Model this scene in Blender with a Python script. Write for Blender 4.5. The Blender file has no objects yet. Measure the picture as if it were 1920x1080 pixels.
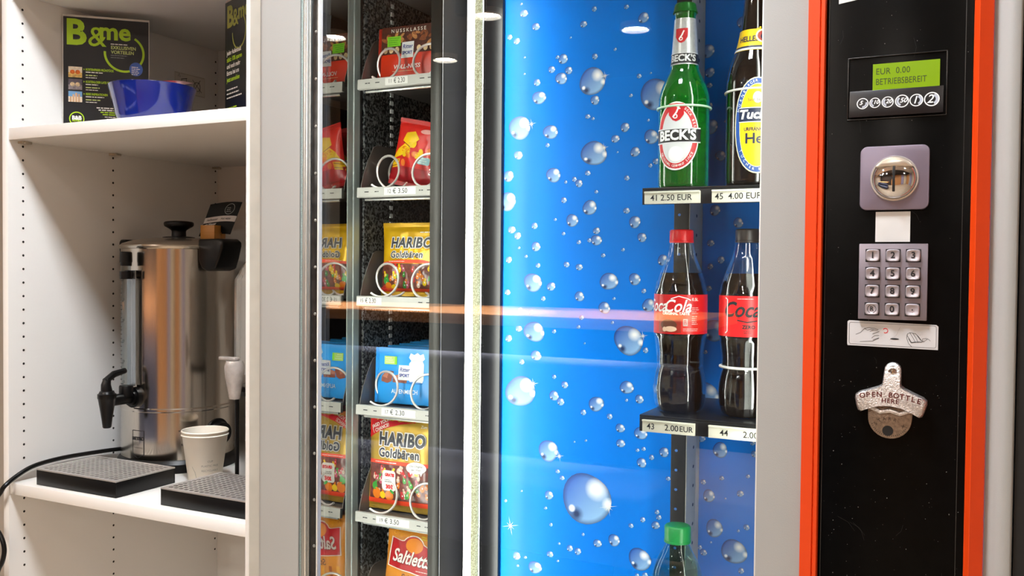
import bpy, bmesh, math, random
from mathutils import Vector, Matrix
random.seed(7)
scene = bpy.context.scene
COL = scene.collection
PI = math.pi

# ------------------------------------------------------------------ camera, world, exposure
cam_data = bpy.data.cameras.new('camera')
cam_data.sensor_width = 36.0
cam_data.lens = 36.0 * 1744.0 / 1920.0
cam_data.clip_start = 0.02
cam = bpy.data.objects.new('camera', cam_data)
COL.objects.link(cam)
yaw, pitch, roll = math.radians(26.95), math.radians(1.40), math.radians(0.53)
fwd = Vector((-math.sin(yaw) * math.cos(pitch), math.cos(yaw) * math.cos(pitch), -math.sin(pitch)))
rt = Vector((math.cos(yaw), math.sin(yaw), 0))
up = rt.cross(fwd)
r2 = math.cos(roll) * rt + math.sin(roll) * up
u2 = -math.sin(roll) * rt + math.cos(roll) * up
cam.matrix_world = Matrix(((r2.x, u2.x, -fwd.x, 0), (r2.y, u2.y, -fwd.y, 0), (r2.z, u2.z, -fwd.z, 1.3), (0, 0, 0, 1)))
scene.camera = cam

world = bpy.data.worlds.new('world')
scene.world = world
world.use_nodes = True
world.node_tree.nodes['Background'].inputs[0].default_value = (0.9, 0.92, 1, 1)
world.node_tree.nodes['Background'].inputs[1].default_value = 0.05
scene.view_settings.view_transform = 'Standard'
scene.view_settings.look = 'None'
scene.view_settings.gamma = 1
scene.view_settings.use_curve_mapping = False
scene.view_settings.exposure = 0.10
scene.cycles.use_denoising = True
scene.cycles.max_bounces = 10
scene.cycles.transparent_max_bounces = 24
scene.cycles.sample_clamp_indirect = 6
scene.cycles.caustics_reflective = False
scene.cycles.caustics_refractive = False

LAMP_MAIN = 130.0      # luminous panel over the machine
LAMP_SPOT = 750.0     # small round ceiling lamps in the room
LED = 25.0            # light column inside the machine

# ------------------------------------------------------------------ materials
MATS = {}
def lin(h):
    h = h.lstrip('#')
    out = []
    for i in (0, 2, 4):
        c = int(h[i:i + 2], 16) / 255
        out.append(c / 12.92 if c <= 0.04045 else ((c + 0.055) / 1.055) ** 2.4)
    return tuple(out) + (1,)

def mat(name, col, rough=0.5, metal=0.0, spec=0.5, vary=0.06, vscale=30, bump=0.0, bscale=200, coat=0.0, emis=None, estr=0.0, stretch=None, detail=2):
    if name in MATS:
        return MATS[name]
    m = bpy.data.materials.new(name)
    m.use_nodes = True
    nt = m.node_tree
    b = nt.nodes['Principled BSDF']
    c = lin(col)
    b.inputs['Roughness'].default_value = rough
    b.inputs['Metallic'].default_value = metal
    b.inputs['Specular IOR Level'].default_value = spec
    b.inputs['Coat Weight'].default_value = coat
    tc = nt.nodes.new('ShaderNodeTexCoord')
    mp = nt.nodes.new('ShaderNodeMapping')
    if stretch:
        mp.inputs['Scale'].default_value = stretch
    nt.links.new(tc.outputs['Object'], mp.inputs[0])
    n = nt.nodes.new('ShaderNodeTexNoise')
    n.inputs['Scale'].default_value = vscale
    n.inputs['Detail'].default_value = detail
    nt.links.new(mp.outputs[0], n.inputs[0])
    r = nt.nodes.new('ShaderNodeValToRGB')
    r.color_ramp.elements[0].color = tuple(x * (1 - vary) for x in c[:3]) + (1,)
    r.color_ramp.elements[1].color = tuple(min(1, x * (1 + vary)) for x in c[:3]) + (1,)
    r.color_ramp.elements[0].position = 0.3
    r.color_ramp.elements[1].position = 0.7
    nt.links.new(n.outputs[0], r.inputs[0])
    nt.links.new(r.outputs[0], b.inputs['Base Color'])
    if bump:
        n2 = nt.nodes.new('ShaderNodeTexNoise')
        n2.inputs['Scale'].default_value = bscale
        nt.links.new(mp.outputs[0], n2.inputs[0])
        bp = nt.nodes.new('ShaderNodeBump')
        bp.inputs['Strength'].default_value = bump
        bp.inputs['Distance'].default_value = 0.002
        nt.links.new(n2.outputs[0], bp.inputs['Height'])
        nt.links.new(bp.outputs[0], b.inputs['Normal'])
    if emis:
        b.inputs['Emission Color'].default_value = lin(emis)
        b.inputs['Emission Strength'].default_value = estr
    MATS[name] = m
    return m

def mat_clear(name, tint, ior=1.45, gloss_rough=0.0, boost=1.0):
    """thin clear pane or shell: straight-through tint plus Fresnel mirror reflection"""
    if name in MATS:
        return MATS[name]
    m = bpy.data.materials.new(name)
    m.use_nodes = True
    nt = m.node_tree
    nt.nodes.clear()
    out = nt.nodes.new('ShaderNodeOutputMaterial')
    mix = nt.nodes.new('ShaderNodeMixShader')
    tr = nt.nodes.new('ShaderNodeBsdfTransparent')
    gl = nt.nodes.new('ShaderNodeBsdfGlossy')
    geo = nt.nodes.new('ShaderNodeNewGeometry')
    dot = nt.nodes.new('ShaderNodeVectorMath')
    dot.operation = 'DOT_PRODUCT'
    nt.links.new(geo.outputs['Normal'], dot.inputs[0])
    nt.links.new(geo.outputs['Incoming'], dot.inputs[1])
    def mth(op, a, b_=None):
        q = nt.nodes.new('ShaderNodeMath')
        q.operation = op
        q.use_clamp = op in ('SUBTRACT', 'ADD')
        for i, v in enumerate((a, b_)):
            if v is None:
                continue
            if isinstance(v, (int, float)):
                q.inputs[i].default_value = v
            else:
                nt.links.new(v, q.inputs[i])
        return q.outputs[0]
    f0 = ((ior - 1) / (ior + 1)) ** 2
    fr_out = mth('ADD', mth('MULTIPLY', mth('POWER', mth('SUBTRACT', 1.0, mth('ABSOLUTE', dot.outputs['Value'])), 5.0), 1 - f0), f0)
    nz = nt.nodes.new('ShaderNodeTexNoise')
    nz.inputs['Scale'].default_value = 14
    ramp = nt.nodes.new('ShaderNodeValToRGB')
    c = lin(tint)
    ramp.color_ramp.elements[0].color = tuple(x * 0.97 for x in c[:3]) + (1,)
    ramp.color_ramp.elements[1].color = c
    nt.links.new(nz.outputs[0], ramp.inputs[0])
    nt.links.new(ramp.outputs[0], tr.inputs[0])
    gl.inputs['Roughness'].default_value = gloss_rough
    gl.inputs['Color'].default_value = (boost, boost, boost, 1)
    nt.links.new(fr_out, mix.inputs[0])
    nt.links.new(tr.outputs[0], mix.inputs[1])
    nt.links.new(gl.outputs[0], mix.inputs[2])
    nt.links.new(mix.outputs[0], out.inputs[0])
    MATS[name] = m
    return m

def emit(name, col, strength):
    if name in MATS:
        return MATS[name]
    m = bpy.data.materials.new(name)
    m.use_nodes = True
    nt = m.node_tree
    nt.nodes.clear()
    out = nt.nodes.new('ShaderNodeOutputMaterial')
    e = nt.nodes.new('ShaderNodeEmission')
    e.inputs[0].default_value = lin(col)
    e.inputs[1].default_value = strength
    nt.links.new(e.outputs[0], out.inputs[0])
    MATS[name] = m
    return m

def mat_galvanised():
    m = mat('galvanised_steel', '8C9090', 0.38, 0.75, vary=0.0)
    nt = m.node_tree
    b = nt.nodes['Principled BSDF']
    tc = nt.nodes.new('ShaderNodeTexCoord')
    v = nt.nodes.new('ShaderNodeTexVoronoi')
    v.inputs['Scale'].default_value = 300
    v.inputs['Randomness'].default_value = 1
    nt.links.new(tc.outputs['Object'], v.inputs['Vector'])
    r = nt.nodes.new('ShaderNodeValToRGB')
    r.color_ramp.elements[0].color = (0.03, 0.034, 0.036, 1)
    r.color_ramp.elements[1].color = (0.42, 0.44, 0.44, 1)
    r.color_ramp.elements[0].position = 0.25
    r.color_ramp.elements[1].position = 0.85
    sep = nt.nodes.new('ShaderNodeSeparateColor')
    nt.links.new(v.outputs['Color'], sep.inputs[0])
    nt.links.new(sep.outputs[0], r.inputs[0])
    nt.links.new(r.outputs[0], b.inputs['Base Color'])
    return m

def mat_droplet():
    """printed water drop, drawn in the drop's own uv (-1..1)"""
    m = bpy.data.materials.new('printed_droplet')
    m.use_nodes = True
    nt = m.node_tree
    b = nt.nodes['Principled BSDF']
    b.inputs['Roughness'].default_value = 0.35
    uv = nt.nodes.new('ShaderNodeTexCoord')
    sep = nt.nodes.new('ShaderNodeSeparateXYZ')
    nt.links.new(uv.outputs['UV'], sep.inputs[0])
    def math_(op, a, bb=None, clamp=False):
        n = nt.nodes.new('ShaderNodeMath')
        n.operation = op
        n.use_clamp = clamp
        for i, x in enumerate((a, bb)):
            if x is None:
                continue
            if isinstance(x, (int, float)):
                n.inputs[i].default_value = x
            else:
                nt.links.new(x, n.inputs[i])
        return n.outputs[0]
    U = math_('SUBTRACT', math_('MULTIPLY', sep.outputs[0], 2), 1)
    V = math_('SUBTRACT', math_('MULTIPLY', sep.outputs[1], 2), 1)
    R = math_('SQRT', math_('ADD', math_('MULTIPLY', U, U), math_('MULTIPLY', V, V)))
    def spot(cx, cy, rad, soft):
        dx = math_('SUBTRACT', U, cx)
        dy = math_('SUBTRACT', V, cy)
        d = math_('SQRT', math_('ADD', math_('MULTIPLY', dx, dx), math_('MULTIPLY', dy, dy)))
        return math_('DIVIDE', math_('SUBTRACT', rad, d), soft, clamp=True)
    def mixc(fac, ca, cb):
        n = nt.nodes.new('ShaderNodeMix')
        n.data_type = 'RGBA'
        nt.links.new(fac, n.inputs[0])
        for k, c in ((6, ca), (7, cb)):
            if isinstance(c, tuple):
                n.inputs[k].default_value = c
            else:
                nt.links.new(c, n.inputs[k])
        return n.outputs[2]
    # body: deep blue upper left to pale lower right
    g = math_('ADD', math_('ADD', math_('MULTIPLY', U, 0.35), math_('MULTIPLY', V, -0.30)), 0.45, clamp=True)
    c = mixc(g, lin('0A55B4'), lin('9CC8F0'))
    rim = math_('MULTIPLY', math_('SUBTRACT', R, 0.80), 5.0, clamp=True)
    c = mixc(math_('MULTIPLY', rim, 0.8), c, lin('0B2F66'))
    c = mixc(spot(-0.42, -0.62, 0.33, 0.25), c, lin('0A2A5A'))
    c = mixc(spot(0.42, 0.42, 0.50, 0.42), c, lin('FFFFFF'))
    c = mixc(spot(0.86, -0.1, 0.26, 0.2), c, lin('FFFFFF'))
    c = mixc(spot(-0.62, -0.42, 0.16, 0.1), c, lin('FFFFFF'))
    nt.links.new(c, b.inputs['Base Color'])
    return m

def mat_wood(name, ca, cb, scale=6, stretch=(1, 14, 14)):
    m = mat(name, ca, 0.45, vary=0.0)
    nt = m.node_tree
    b = nt.nodes['Principled BSDF']
    tc = nt.nodes.new('ShaderNodeTexCoord')
    mp = nt.nodes.new('ShaderNodeMapping')
    mp.inputs['Scale'].default_value = stretch
    n = nt.nodes.new('ShaderNodeTexNoise')
    n.inputs['Scale'].default_value = scale
    n.inputs['Detail'].default_value = 6
    r = nt.nodes.new('ShaderNodeValToRGB')
    r.color_ramp.elements[0].color = lin(ca)
    r.color_ramp.elements[1].color = lin(cb)
    nt.links.new(tc.outputs['Object'], mp.inputs[0])
    nt.links.new(mp.outputs[0], n.inputs[0])
    nt.links.new(n.outputs[0], r.inputs[0])
    nt.links.new(r.outputs[0], b.inputs['Base Color'])
    return m

M_CAB = mat('white_laminate', 'EDEBE7', 0.42, vary=0.015, vscale=5)
M_CABEDGE = mat('white_edge_band', 'ECE8E2', 0.4, vary=0.015, vscale=5)
M_HOLE = mat('dark_hole', '15110D', 0.8)
M_GREY = mat('powder_coated_grey', 'A5A5A2', 0.5, vary=0.02, vscale=12, bump=0.08, bscale=900)
M_ORANGE = mat('orange_plastic', 'DC420C', 0.4, vary=0.02)
M_BLACKGLOSS = mat('black_gloss_panel', '040404', 0.28, spec=0.10, vary=0.3, vscale=60)
M_BLACK = mat('black_plastic', '060607', 0.35, spec=0.3, vary=0.15)
M_BLACKMATT = mat('black_matt', '0B0A0A', 0.6, vary=0.15)
M_DARK = mat('dark_interior_metal', '1C1B1D', 0.42, 0.2, vary=0.15, vscale=8)
M_ALU = mat('aluminium', 'B9BDBC', 0.28, 0.85, vary=0.08, bump=0.2, bscale=700)
M_ALULIGHT = mat('bright_aluminium', 'E6E8E4', 0.22, 0.7, vary=0.04)
M_STEEL = mat('brushed_steel', 'CFC9C0', 0.16, 1.0, vary=0.08, vscale=40, stretch=(60, 60, 1.2))
M_CHROME = mat('chrome', 'E8E8EA', 0.05, 1.0, vary=0.02)
M_WIRE = mat('spiral_wire', 'DCD6D0', 0.3, 0.35, vary=0.05)
M_GALV = mat_galvanised()
M_MIRROR = mat('polished_steel', 'C9C6C2', 0.02, 1.0, vary=0.02)
M_TRAY = mat('tray_metal', '77706C', 0.38, 0.6, vary=0.1)
M_RAIL = mat('price_rail_plastic', 'B4B2AB', 0.4, vary=0.03)
M_PAPER = mat('white_paper', 'DCDAD4', 0.6, vary=0.02)
M_INK = mat('black_ink', '17181C', 0.55, vary=0.1)
M_BLUE = mat('blue_print_film', '007AE4', 0.33, spec=0.14, vary=0.03, vscale=2)
M_GLASS = mat_clear('door_glass', 'F8FBFA', 1.78)
M_WHITEINK = mat('white_ink', 'F4F4F0', 0.5, vary=0.02)
M_GREENINK = mat('lime_ink', 'A6CE2A', 0.5, vary=0.03)
M_REDINK = mat('red_ink', 'D5141C', 0.4, vary=0.04)

# ------------------------------------------------------------------ mesh helpers
class MB:
    def __init__(s):
        s.v, s.f, s.m, s.uv = [], [], [], None
    def add(s, vs, fs, mi=0):
        o = len(s.v)
        s.v += [tuple(p) for p in vs]
        for f in fs:
            s.f.append([o + i for i in f])
            s.m.append(mi)
        return s
    def box(s, x0, x1, y0, y1, z0, z1, mi=0):
        vs = [(x, y, z) for z in (z0, z1) for y in (y0, y1) for x in (x0, x1)]
        return s.add(vs, [(0, 2, 3, 1), (4, 5, 7, 6), (0, 1, 5, 4), (1, 3, 7, 5), (3, 2, 6, 7), (2, 0, 4, 6)], mi)
    def prism_z(s, poly, z0, z1, mi=0):
        n = len(poly)
        vs = [(x, y, z0) for x, y in poly] + [(x, y, z1) for x, y in poly]
        fs = [tuple(range(n))[::-1], tuple(range(n, 2 * n))] + [(i, (i + 1) % n, n + (i + 1) % n, n + i) for i in range(n)]
        return s.add(vs, fs, mi)
    def prism_y(s, poly, y0, y1, mi=0):
        n = len(poly)
        vs = [(x, y0, z) for x, z in poly] + [(x, y1, z) for x, z in poly]
        fs = [tuple(range(n)), tuple(range(n, 2 * n))[::-1]] + [(i, n + i, n + (i + 1) % n, (i + 1) % n) for i in range(n)]
        return s.add(vs, fs, mi)
    def prism_x(s, poly, x0, x1, mi=0):
        n = len(poly)
        vs = [(x0, y, z) for y, z in poly] + [(x1, y, z) for y, z in poly]
        fs = [tuple(range(n))[::-1], tuple(range(n, 2 * n))] + [(i, (i + 1) % n, n + (i + 1) % n, n + i) for i in range(n)]
        return s.add(vs, fs, mi)
    def lathe(s, prof, n=40, c=(0, 0, 0), mi=0, cap=True):
        vs, fs = [], []
        for r, h in prof:
            for k in range(n):
                a = 2 * PI * k / n
                vs.append((c[0] + r * math.cos(a), c[1] + r * math.sin(a), c[2] + h))
        for i in range(len(prof) - 1):
            for k in range(n):
                k2 = (k + 1) % n
                fs.append((i * n + k, i * n + k2, (i + 1) * n + k2, (i + 1) * n + k))
        if cap:
            fs.append(tuple(range(n))[::-1])
            o = (len(prof) - 1) * n
            fs.append(tuple(range(o, o + n)))
        return s.add(vs, fs, mi)
    def tube(s, pts, r, n=8, mi=0, closed=False, cap=True):
        pts = [Vector(p) for p in pts]
        N = len(pts)
        rr = r if isinstance(r, (list, tuple)) else [r] * N
        vs, fs = [], []
        prev = None
        for i, p in enumerate(pts):
            a = pts[(i - 1) % N] if (closed or i > 0) else p
            b = pts[(i + 1) % N] if (closed or i < N - 1) else p
            t = (b - a).normalized()
            if prev is None:
                ref = Vector((0, 0, 1)) if abs(t.z) < 0.9 else Vector((1, 0, 0))
                e1 = t.cross(ref).normalized()
            else:
                e1 = (prev - t * prev.dot(t)).normalized()
            prev = e1
            e2 = t.cross(e1)
            for k in range(n):
                an = 2 * PI * k / n
                vs.append(p + rr[i] * (math.cos(an) * e1 + math.sin(an) * e2))
        rng = N if closed else N - 1
        for i in range(rng):
            j = (i + 1) % N
            for k in range(n):
                k2 = (k + 1) % n
                fs.append((i * n + k, i * n + k2, j * n + k2, j * n + k))
        if cap and not closed:
            fs.append(tuple(range(n))[::-1])
            fs.append(tuple(range((N - 1) * n, N * n)))
        return s.add(vs, fs, mi)
    def build(s, name, mats, parent=None, at=None, smooth=False, bevel=0.0, seg=2, angle=35):
        if not isinstance(mats, (list, tuple)):
            mats = [mats]
        me = bpy.data.meshes.new(name)
        o = Vector(at) if at is not None else Vector((0, 0, 0))
        me.from_pydata([tuple(Vector(p) - o) for p in s.v], [], s.f)
        for m in mats:
            me.materials.append(m)
        me.polygons.foreach_set('material_index', s.m)
        if bevel:
            bm = bmesh.new()
            bm.from_mesh(me)
            bmesh.ops.recalc_face_normals(bm, faces=bm.faces)
            es = [e for e in bm.edges if len(e.link_faces) == 2 and e.calc_face_angle(0) > 0.5]
            bmesh.ops.bevel(bm, geom=es, offset=bevel, segments=seg, profile=0.5, affect='EDGES', clamp_overlap=True)
            bm.to_mesh(me)
            bm.free()
        else:
            bm = bmesh.new()
            bm.from_mesh(me)
            bmesh.ops.recalc_face_normals(bm, faces=bm.faces)
            bm.to_mesh(me)
            bm.free()
        if smooth or bevel:
            me.polygons.foreach_set('use_smooth', [True] * len(me.polygons))
            me.set_sharp_from_angle(angle=math.radians(angle))
        me.update()
        ob = bpy.data.objects.new(name, me)
        COL.objects.link(ob)
        if parent is not None:
            ob.parent = parent
            if at is None and parent.get('_org'):
                ob.location = tuple(-x for x in parent['_org'])
        return ob

def tag(o, label, cat, group=None):
    o['label'] = label
    o['category'] = cat
    if group:
        o['group'] = group
    return o
def thing(name, label, cat, loc=(0, 0, 0), rot=(0, 0, 0), group=None):
    o = bpy.data.objects.new(name, None)
    o.empty_display_size = 0.05
    COL.objects.link(o)
    o.location = loc
    o.rotation_euler = rot
    tag(o, label, cat, group)
    return o
def world_thing(name, label, cat, loc, group=None):
    """thing whose parts are written in room coordinates"""
    o = thing(name, label, cat, loc, group=group)
    o['_org'] = tuple(loc)
    return o
def structure(o):
    o['kind'] = 'structure'
    return o
def copy_tree(root, loc, label, rot=None):
    r = root.copy()
    COL.objects.link(r)
    r.location = loc
    if rot is not None:
        r.rotation_euler = rot
    r['label'] = label
    for ch in list(root.children):
        c = ch.copy()
        COL.objects.link(c)
        c.parent = r
        for g in list(ch.children):
            d = g.copy()
            COL.objects.link(d)
            d.parent = c
    return r

# ------------------------------------------------------------------ flat print (lettering, shapes) mapped onto surfaces
def T(s, size, x=0, y=0, bold=0.0, shear=0.0, space=1.0, align='CENTER', sx=1.0, rot=0.0):
    cu = bpy.data.curves.new('lettering', 'FONT')
    cu.body = s
    cu.size = size
    cu.offset = bold
    cu.shear = shear
    cu.space_character = space
    cu.align_x = align
    cu.align_y = 'CENTER'
    cu.resolution_u = 3
    ob = bpy.data.objects.new('lettering', cu)
    me = ob.to_mesh()
    ca, sa = math.cos(rot), math.sin(rot)
    vs = [(x + ca * v.co.x * sx - sa * v.co.y, y + sa * v.co.x * sx + ca * v.co.y) for v in me.vertices]
    fs = [tuple(p.vertices) for p in me.polygons]
    ob.to_mesh_clear()
    bpy.data.objects.remove(ob)
    bpy.data.curves.remove(cu)
    return vs, fs
def RECT(x0, x1, y0, y1):
    return [(x0, y0), (x1, y0), (x1, y1), (x0, y1)], [(0, 1, 2, 3)]
def RRECT(x0, x1, y0, y1, r, n=5):
    vs = []
    for cx, cy, a0 in ((x1 - r, y0 + r, -90), (x1 - r, y1 - r, 0), (x0 + r, y1 - r, 90), (x0 + r, y0 + r, 180)):
        for k in range(n + 1):
            a = math.radians(a0 + 90 * k / n)
            vs.append((cx + r * math.cos(a), cy + r * math.sin(a)))
    return vs, [tuple(range(len(vs)))]
def POLY(*p):
    return list(p), [tuple(range(len(p)))]
def ELL(cx, cy, rx, ry, n=24, rot=0.0):
    ca, sa = math.cos(rot), math.sin(rot)
    vs = [(cx, cy)]
    for k in range(n):
        a = 2 * PI * k / n
        dx, dy = rx * math.cos(a), ry * math.sin(a)
        vs.append((cx + ca * dx - sa * dy, cy + sa * dx + ca * dy))
    return vs, [(0, 1 + k, 1 + (k + 1) % n) for k in range(n)]
def RING(cx, cy, rx, ry, w, n=32, a0=0.0, a1=2 * PI):
    vs, fs = [], []
    full = abs(a1 - a0 - 2 * PI) < 1e-6
    for k in range(n + 1):
        a = a0 + (a1 - a0) * k / n
        vs += [(cx + rx * math.cos(a), cy + ry * math.sin(a)), (cx + (rx - w) * math.cos(a), cy + (ry - w) * math.sin(a))]
    for k in range(n):
        fs.append((2 * k, 2 * k + 2, 2 * k + 3, 2 * k + 1))
    return vs, fs
def STROKE(pts, w):
    vs, fs = [], []
    for i, p in enumerate(pts):
        a = pts[max(0, i - 1)]
        b = pts[min(len(pts) - 1, i + 1)]
        dx, dy = b[0] - a[0], b[1] - a[1]
        l = math.hypot(dx, dy) or 1
        nx, ny = -dy / l * w / 2, dx / l * w / 2
        vs += [(p[0] + nx, p[1] + ny), (p[0] - nx, p[1] - ny)]
    for i in range(len(pts) - 1):
        fs.append((2 * i, 2 * i + 2, 2 * i + 3, 2 * i + 1))
    return vs, fs
def LINES(x0, x1, y, n, dy, w, seed=0):
    """rows of fine print too small to read"""
    rnd = random.Random(seed)
    vs, fs = [], []
    for i in range(n):
        xx = x0
        end = x0 + (x1 - x0) * rnd.uniform(0.6, 1.0)
        while xx < end:
            l = rnd.uniform(0.8, 3.0) * w * 2
            o = len(vs)
            yy = y - i * dy
            vs += [(xx, yy), (min(end, xx + l), yy), (min(end, xx + l), yy + w), (xx, yy + w)]
            fs.append((o, o + 1, o + 2, o + 3))
            xx += l + w * 0.7
    return vs, fs

def printed(name, elems, fn, parent, maxlen=None, at=None, step=0.00018):
    """elems: list of (shape2d, material[, layer]); fn(u, v, lift) -> point. One mesh of flat print."""
    mats, V, F, MI = [], [], [], []
    for k, e in enumerate(elems):
        (vs, fs), m = e[0], e[1]
        layer = e[2] if len(e) > 2 else 1
        if m not in mats:
            mats.append(m)
        mi = mats.index(m)
        if maxlen:
            bm = bmesh.new()
            bv = [bm.verts.new((x, y, 0)) for x, y in vs]
            for f in fs:
                try:
                    bm.faces.new([bv[i] for i in f])
                except ValueError:
                    pass
            bmesh.ops.triangulate(bm, faces=bm.faces)
            for _ in range(6):
                es = [ed for ed in bm.edges if ed.calc_length() > maxlen]
                if not es:
                    break
                bmesh.ops.subdivide_edges(bm, edges=es, cuts=1)
                bmesh.ops.triangulate(bm, faces=[f for f in bm.faces if len(f.verts) > 3])
            bm.verts.index_update()
            vs = [(v.co.x, v.co.y) for v in bm.verts]
            fs = [tuple(v.index for v in f.verts) for f in bm.faces]
            bm.free()
        o = len(V)
        V += [tuple(fn(x, y, step * layer)) for x, y in vs]
        for f in fs:
            F.append([o + i for i in f])
            MI.append(mi)
    me = bpy.data.meshes.new(name)
    oo = Vector(at) if at is not None else Vector((0, 0, 0))
    me.from_pydata([tuple(Vector(p) - oo) for p in V], [], F)
    for m in mats:
        me.materials.append(m)
    me.polygons.foreach_set('material_index', MI)
    me.update()
    ob = bpy.data.objects.new(name, me)
    COL.objects.link(ob)
    ob.parent = parent
    if at is None and parent is not None and parent.get('_org'):
        ob.location = tuple(-x for x in parent['_org'])
    return ob

def on_front(x0, y, z0):
    return lambda u, v, l: (x0 + u, y - l, z0 + v)
def on_plane(o, ud, vd):
    o, ud, vd = Vector(o), Vector(ud).normalized(), Vector(vd).normalized()
    n = ud.cross(vd)
    return lambda u, v, l: o + ud * u + vd * v + n * l
def sub_org(parent, ob):
    """sub-part of a part that sits at minus the thing's origin: keep it where it was modelled"""
    return ob

def SP(pts, n=6):
    """Catmull-Rom through points"""
    P = [Vector(p) for p in pts]
    P = [P[0] * 2 - P[1]] + P + [P[-1] * 2 - P[-2]]
    out = []
    for i in range(1, len(P) - 2):
        for k in range(n):
            t = k / n
            a, b, c, d = P[i - 1], P[i], P[i + 1], P[i + 2]
            out.append(0.5 * ((2 * b) + (c - a) * t + (2 * a - 5 * b + 4 * c - d) * t * t + (3 * b - a - 3 * c + d) * t ** 3))
    out.append(P[-2])
    return out

# ------------------------------------------------------------------ the room
M_FLOOR = mat('floor_tiles', 'AC9C88', 0.45, vary=0.08, vscale=3)
M_WALL = mat('wall_paint', 'B9B2A8', 0.7, vary=0.03)
M_WALLDARK = mat('dark_wall_panelling', '2A211C', 0.6, vary=0.2, vscale=2)
M_CEIL = mat('ceiling_paint', 'DAD6CF', 0.8, vary=0.02)
structure(MB().box(-5, 3, -4.5, 1.7, -0.05, 0).build('floor', M_FLOOR))
structure(MB().box(-5, 3, -1.7, 1.7, 2.70, 2.75).build('ceiling', M_CEIL))
structure(MB().box(-5, 3, -4.5, -1.7, 2.70, 2.75).build('ceiling', mat('dark_ceiling_paint', '24211F', 0.8)))
structure(MB().box(-5, 3, 1.66, 1.72, 0, 2.70).build('wall_back', M_WALL))
structure(MB().box(-5, 3, -4.56, -4.5, 0, 2.70).build('wall_front', M_WALLDARK))
structure(MB().box(-5.06, -5, -4.5, 1.7, 0, 2.70).build('wall_left', M_WALL))
structure(MB().box(3, 3.06, -4.5, 1.7, 0, 2.70).build('wall_right', M_WALL))

M_OAKPANEL = mat_wood('oak_panelling', 'A86C3C', 'CC9A66', 4, (8, 8, 1))
M_LILAC = mat('lilac_paint', '9C97B4', 0.7, vary=0.05)
M_CREAM = mat('cream_paint', 'E4D9BE', 0.7, vary=0.03)
structure(MB().box(-1.1, 1.2, -4.498, -4.47, 0, 2.6).build('added_panel_1', M_OAKPANEL))  # wall panels added to give the steel urn coloured stripes to reflect
structure(MB().box(1.25, 2.0, -4.498, -4.48, 0, 2.6).build('added_panel_2', M_LILAC))
structure(MB().box(2.05, 2.95, -4.498, -4.48, 0, 2.6).build('added_panel_3', M_CREAM))
structure(MB().box(2.97, 2.998, -4.2, -2.6, 0, 2.6).build('added_panel_4', M_OAKPANEL))
structure(MB().box(2.97, 2.998, -2.0, -0.9, 0, 2.6).build('added_panel_5', M_LILAC))
structure(MB().box(2.97, 2.998, -0.5, 0.5, 0, 2.6).build('added_panel_6', M_CREAM))
def ceiling_lamp(x, y, r, label, strength):
    t = thing('ceiling_lamp', label, 'lamp', (x, y, 2.70), group='round ceiling lamps')
    MB().lathe([(r + 0.018, 0), (r + 0.018, -0.03), (r + 0.004, -0.036), (r, -0.02), (r, -0.012)], 28, cap=False).build('housing', M_ALULIGHT, t, (0, 0, 0), smooth=True)
    MB().lathe([(0.001, -0.016), (r, -0.016)], 28, cap=False).build('diffuser', emit('lamp_glow_%d' % strength, 'FFF3E6', strength), t, (0, 0, 0))
    return t
for k, (x, y, w) in enumerate([(-3.55, -2.53, 'over the far end of the bench'), (-2.47, -2.50, 'over the middle of the bench'),
                               (-3.25, -3.35, 'near the dark wall above the wooden counter'), (-1.83, -3.12, 'near the dark wall beyond the bench end'),
                               (-0.4, -2.2, 'added for fill behind the camera on the control panel side'), (-1.6, -0.9, 'added for fill between the bench and the vending machine'),  # these last four lamps are unseen, added to fill the room with light
                               (0.9, -0.7, 'added for fill to the side of the control panel'), (1.6, -3.0, 'added for fill in the panelled corner of the room')]):
    ceiling_lamp(x, y, 0.075, 'round recessed ceiling lamp ' + w, LAMP_SPOT * (1.0 if y < -2.4 else 0.8 if y < -2 else 0.65 if x < 0 else 0.2))
for x in (-3.5, -2.45, -1.7):  # unseen spots added to brighten the counter mirrored in the glass
    sp_d = bpy.data.lights.new('counter_fill_spot', 'SPOT')
    sp_d.energy = 1400.0
    sp_d.color = (1.0, 0.90, 0.78)
    sp_d.spot_size = math.radians(40)
    sp_d.spot_blend = 0.6
    sp_d.shadow_soft_size = 0.04
    t = thing('added_counter_spot', 'small dark spotlight added to brighten the wooden counter, ' + {-3.5: 'at its far end', -2.45: 'at its middle', -1.7: 'at its near end'}[x], 'lamp', (x, -2.20, 2.70), group='added counter spotlights')
    MB().lathe([(0.040, 0), (0.042, -0.10), (0.036, -0.10), (0.034, -0.012), (0.001, -0.010)], 24, cap=False).build('housing', M_BLACKMATT, t, (0, 0, 0), smooth=True)
    so = bpy.data.objects.new('bulb_light', sp_d)
    COL.objects.link(so)
    so.parent = t
    so.location = (0, 0, -0.11)
t = thing('panel_lamp', 'square luminous ceiling panel in front of the vending machine', 'lamp', (-0.52, 0.45, 2.70))
MB().box(-0.19, 0.19, -0.19, 0.19, -0.05, 0).build('housing', M_ALULIGHT, t, (0, 0, 0), bevel=0.004)
MB().box(-0.165, 0.165, -0.165, 0.165, -0.056, -0.0505).build('diffuser', emit('panel_glow', 'F4F9FF', LAMP_MAIN), t, (0, 0, 0))

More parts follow.
